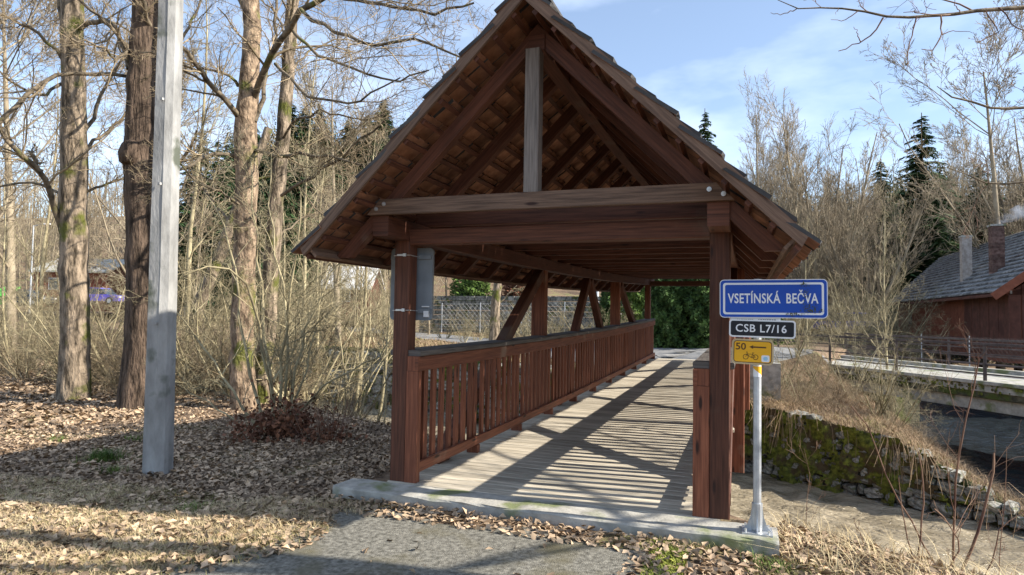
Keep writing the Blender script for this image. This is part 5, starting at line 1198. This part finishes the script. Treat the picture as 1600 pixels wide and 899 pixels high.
x, y = scatter(80000, -7, .2, -3.6, -.55, ok(1.1, .4, -.5)); blades('dry_grass', x, y, .055, .0016, 'straw', 1.6)
x, y = scatter(60000, -7, .2, -3.6, -.5, ok(1.5, 2.2, .15)); blades('short_grass', x, y, .045, .0015, 'olive_grass', 1.0)
x, y = scatter(9000, 2.4, 3.6, -2.2, -.4, ok(3, .3, -.2)); blades('short_grass', x, y, .05, .0016, 'olive_grass', .8)
x = rg.normal(size=420) * .09 + at(163, 727, 7.2)[0]; y = rg.normal(size=420) * .06 + at(163, 727, 7.2)[1]; blades('grass_tuft', x, y, .13, .0028, 'grass', 1.0)
for (u, v, d) in ((210, 690, 8.4), (175, 745, 6.6), (1205, 880, 4.1), (300, 810, 5.2), (90, 700, 8.5)):
    c = at(u, v, d); x = rg.normal(size=160) * .08 + c[0]; y = rg.normal(size=160) * .06 + c[1]; blades('grass_tuft', x, y, .08, .002, 'grass', 1.0)
# dry straw on the near bank right of the bridge and on the point between the streams
x, y = scatter(15000, 2.9, 7.5, -1.8, 3.2, lambda x, y: (y > ip(ycr_t, x) - .9) & (y < ip(ycr_t, x) + 2.2) & sill_ok(x, y)); blades('dry_grass', x, y, .16, .0025, 'straw', 1.6)
x, y = scatter(52000, 1.5, 9.2, 10, 24, lambda x, y: (y > ip(yfar_t, x) - .02) & (x < ip(xL_t, y) + .1) & off_road(x, y)); blades('dry_grass', x, y, .15, .005, 'straw_brown', 1.8)
x, y = scatter(16000, 1.5, 8.6, 10, 20, lambda x, y: (y > ip(yfar_t, x) + .1) & (y < ip(yfar_t, x) + 1.6) & (x < ip(xL_t, y))); blades('bank_grass', x, y, .10, .006, 'olive_grass', 1.2)
x, y = scatter(5000, 3.4, 9, 9, 13.5, lambda x, y: (y > ip(yfar_t, x) - .1) & (y < ip(yfar_t, x) + .35)); blades('dry_grass', x, y, .22, .005, 'straw_brown', 2.2, zoff=-.05)
x, y = scatter(60000, -22, 1.5, 14, 34, lambda x, y: (y > ip(yfar_t, x)) & (patch(x, y, .7, 1) > -.9) & off_road(x, y)); blades('dry_grass', x, y, .20, .008, 'straw_brown', 1.5)
x, y = scatter(16000, -18, 1.5, 14, 34, lambda x, y: (y > ip(yfar_t, x)) & off_road(x, y)); blades('bank_grass', x, y, .12, .012, 'olive_grass', 1.2)
x, y = scatter(9000, -14, 2.5, 3, 9, lambda x, y: (y > ip(ycr_t, x) - .2) & (y < ip(ycr_t, x) + 2.4)); blades('dry_grass', x, y, .22, .004, 'straw', 1.4)
# moss along the asphalt edge and on the sill
x, y = scatter(9000, 2.36, 2.60, -2.6, -.42, lambda x, y: patch(x, y, 5, 1) > -.8); blades('moss_cushion', x, y, .028, .005, 'moss_bright', .7)
# brush and pale twigs on the point in front of the road bridge
for (u, d, sc, kd) in ((1365, 17.0, .62, 'shrub'), (1385, 16.6, .5, 'shrub'), (1330, 19, .6, 'shrub'), (1310, 17.6, .4, 'thicket'), (1265, 17.4, .35, 'thicket'), (1225, 18, .4, 'thicket'), (1440, 15.6, .3, 'thicket'), (1415, 15.5, .35, 'thicket')):
    shrub_at(u, d, sc, kd, 'shrubs on the point between the streams', 'one of the dry bushes on the point above the mossy wall')

# ------------------------------------------------------------------ descriptions that single out each tree and shrub of the masses
def scr(o):
    d = np.array(o.location) - CAM; z = d @ FW; return 800 + FPX * (d @ RT) / z, z
MARKS = [(-999, 'at the left edge of the view'), (60, 'just left of the mossy pale trunk'), (110, 'behind the mossy pale trunk'), (150, 'between the pale and the dark trunk'), (200, 'behind the dark trunk'), (250, 'behind the concrete pole'), (295, 'just right of the concrete pole'),
         (345, 'behind the tan trunk'), (400, 'behind the slim grey tree'), (440, 'right of the slim grey tree'), (480, 'below the left eave tip'), (540, 'right of the left eave tip'), (600, 'beside the left bridge post'), (660, 'behind the near railing bays'), (760, 'behind the middle railing bays'), (880, 'behind the far railing bays'),
         (1020, 'behind the thuja columns'), (1110, 'behind the blue sign left half'), (1180, 'behind the blue sign right half'), (1240, 'just right of the blue sign'), (1300, 'right of the broad-crowned tree'), (1360, 'around the smaller spruce'), (1420, 'under the tallest spruce'), (1480, 'behind the pale chimney'), (1530, 'behind the dark chimney'), (1590, 'at the right edge of the view')]
ORD = ['nearest', 'second nearest', 'third nearest', 'fourth nearest', 'fifth nearest', 'sixth nearest', 'seventh nearest', 'eighth nearest', 'ninth nearest', 'tenth nearest', 'eleventh nearest', 'twelfth nearest', 'thirteenth nearest', 'fourteenth nearest', 'fifteenth nearest', 'farthest']
bins = {}
for o in list(COL.objects):
    if o.get('label', '').startswith('one of the'):
        u, z = scr(o); mk_ = [m_ for a, m_ in MARKS if u >= a][-1]; bins.setdefault((o['label'][11:].split(' ')[0], o['group'], mk_), []).append((z, o))
NOUN = {'leafless trees crowding the slope right of the bridge': 'leafless slope tree', 'leafless trees on the left valley side': 'leafless valley tree', 'taller leafless trees behind the left trunks': 'tall leafless tree', 'thin saplings left of the bridge': 'thin olive-barked sapling',
        G3: 'tangled thicket shrub', 'leafless shrubs along the far left bank': 'leafless far-bank shrub', 'shrubs by the far road': 'straw-coloured roadside shrub', 'shrubs on the point between the streams': 'dry bush on the point', 'shrubs behind the road bridge': 'leafless shrub beyond the road bridge',
        'spruces in the right-hand wood': 'dark wood spruce', 'spruces on the left hill crest': 'hill-crest spruce', 'near spruces behind the tan trunk': 'dark lower spruce'}
for (_, g, mk_), lst in bins.items():
    lst.sort(key=lambda q: q[0])
    for k, (z, o) in enumerate(lst):
        o['label'] = (ORD[min(k, 15)] + ' ' if len(lst) > 1 else '') + NOUN.get(g, 'leafless shrub') + ' ' + mk_

# dead stems hanging over the face of the stone point
n = 620; x0 = rg.uniform(2.0, 8.2, n); y0 = ip(yfar_t, x0) + rg.uniform(-.1, .5, n); z0 = ip(wtop_t, x0) + rg.uniform(0, .25, n); dx = rg.normal(size=n) * .22; l = rg.uniform(.25, 1.0, n)
P = np.stack([np.stack([x0, y0, z0], 1), np.stack([x0 + dx * .5, y0 - .35 * l, z0 + .10], 1), np.stack([x0 + dx, y0 - .35 - .35 * l, z0 - .30 * l], 1), np.stack([x0 + dx * 1.4, y0 - .42 - .4 * l, z0 - .95 * l], 1)], 1)
k = rg.random(n) < np.where(np.sin(x0 * 2.2) + np.sin(x0 * 5.3) > .5, 1, .15); P = P[k]
V, F = tubes(P, np.full(P.shape[:2], .005), 3); obj('hanging_dead_stems', mesh('hanging_dead_stems', V, F, 'straw_brown'), kind='stuff')
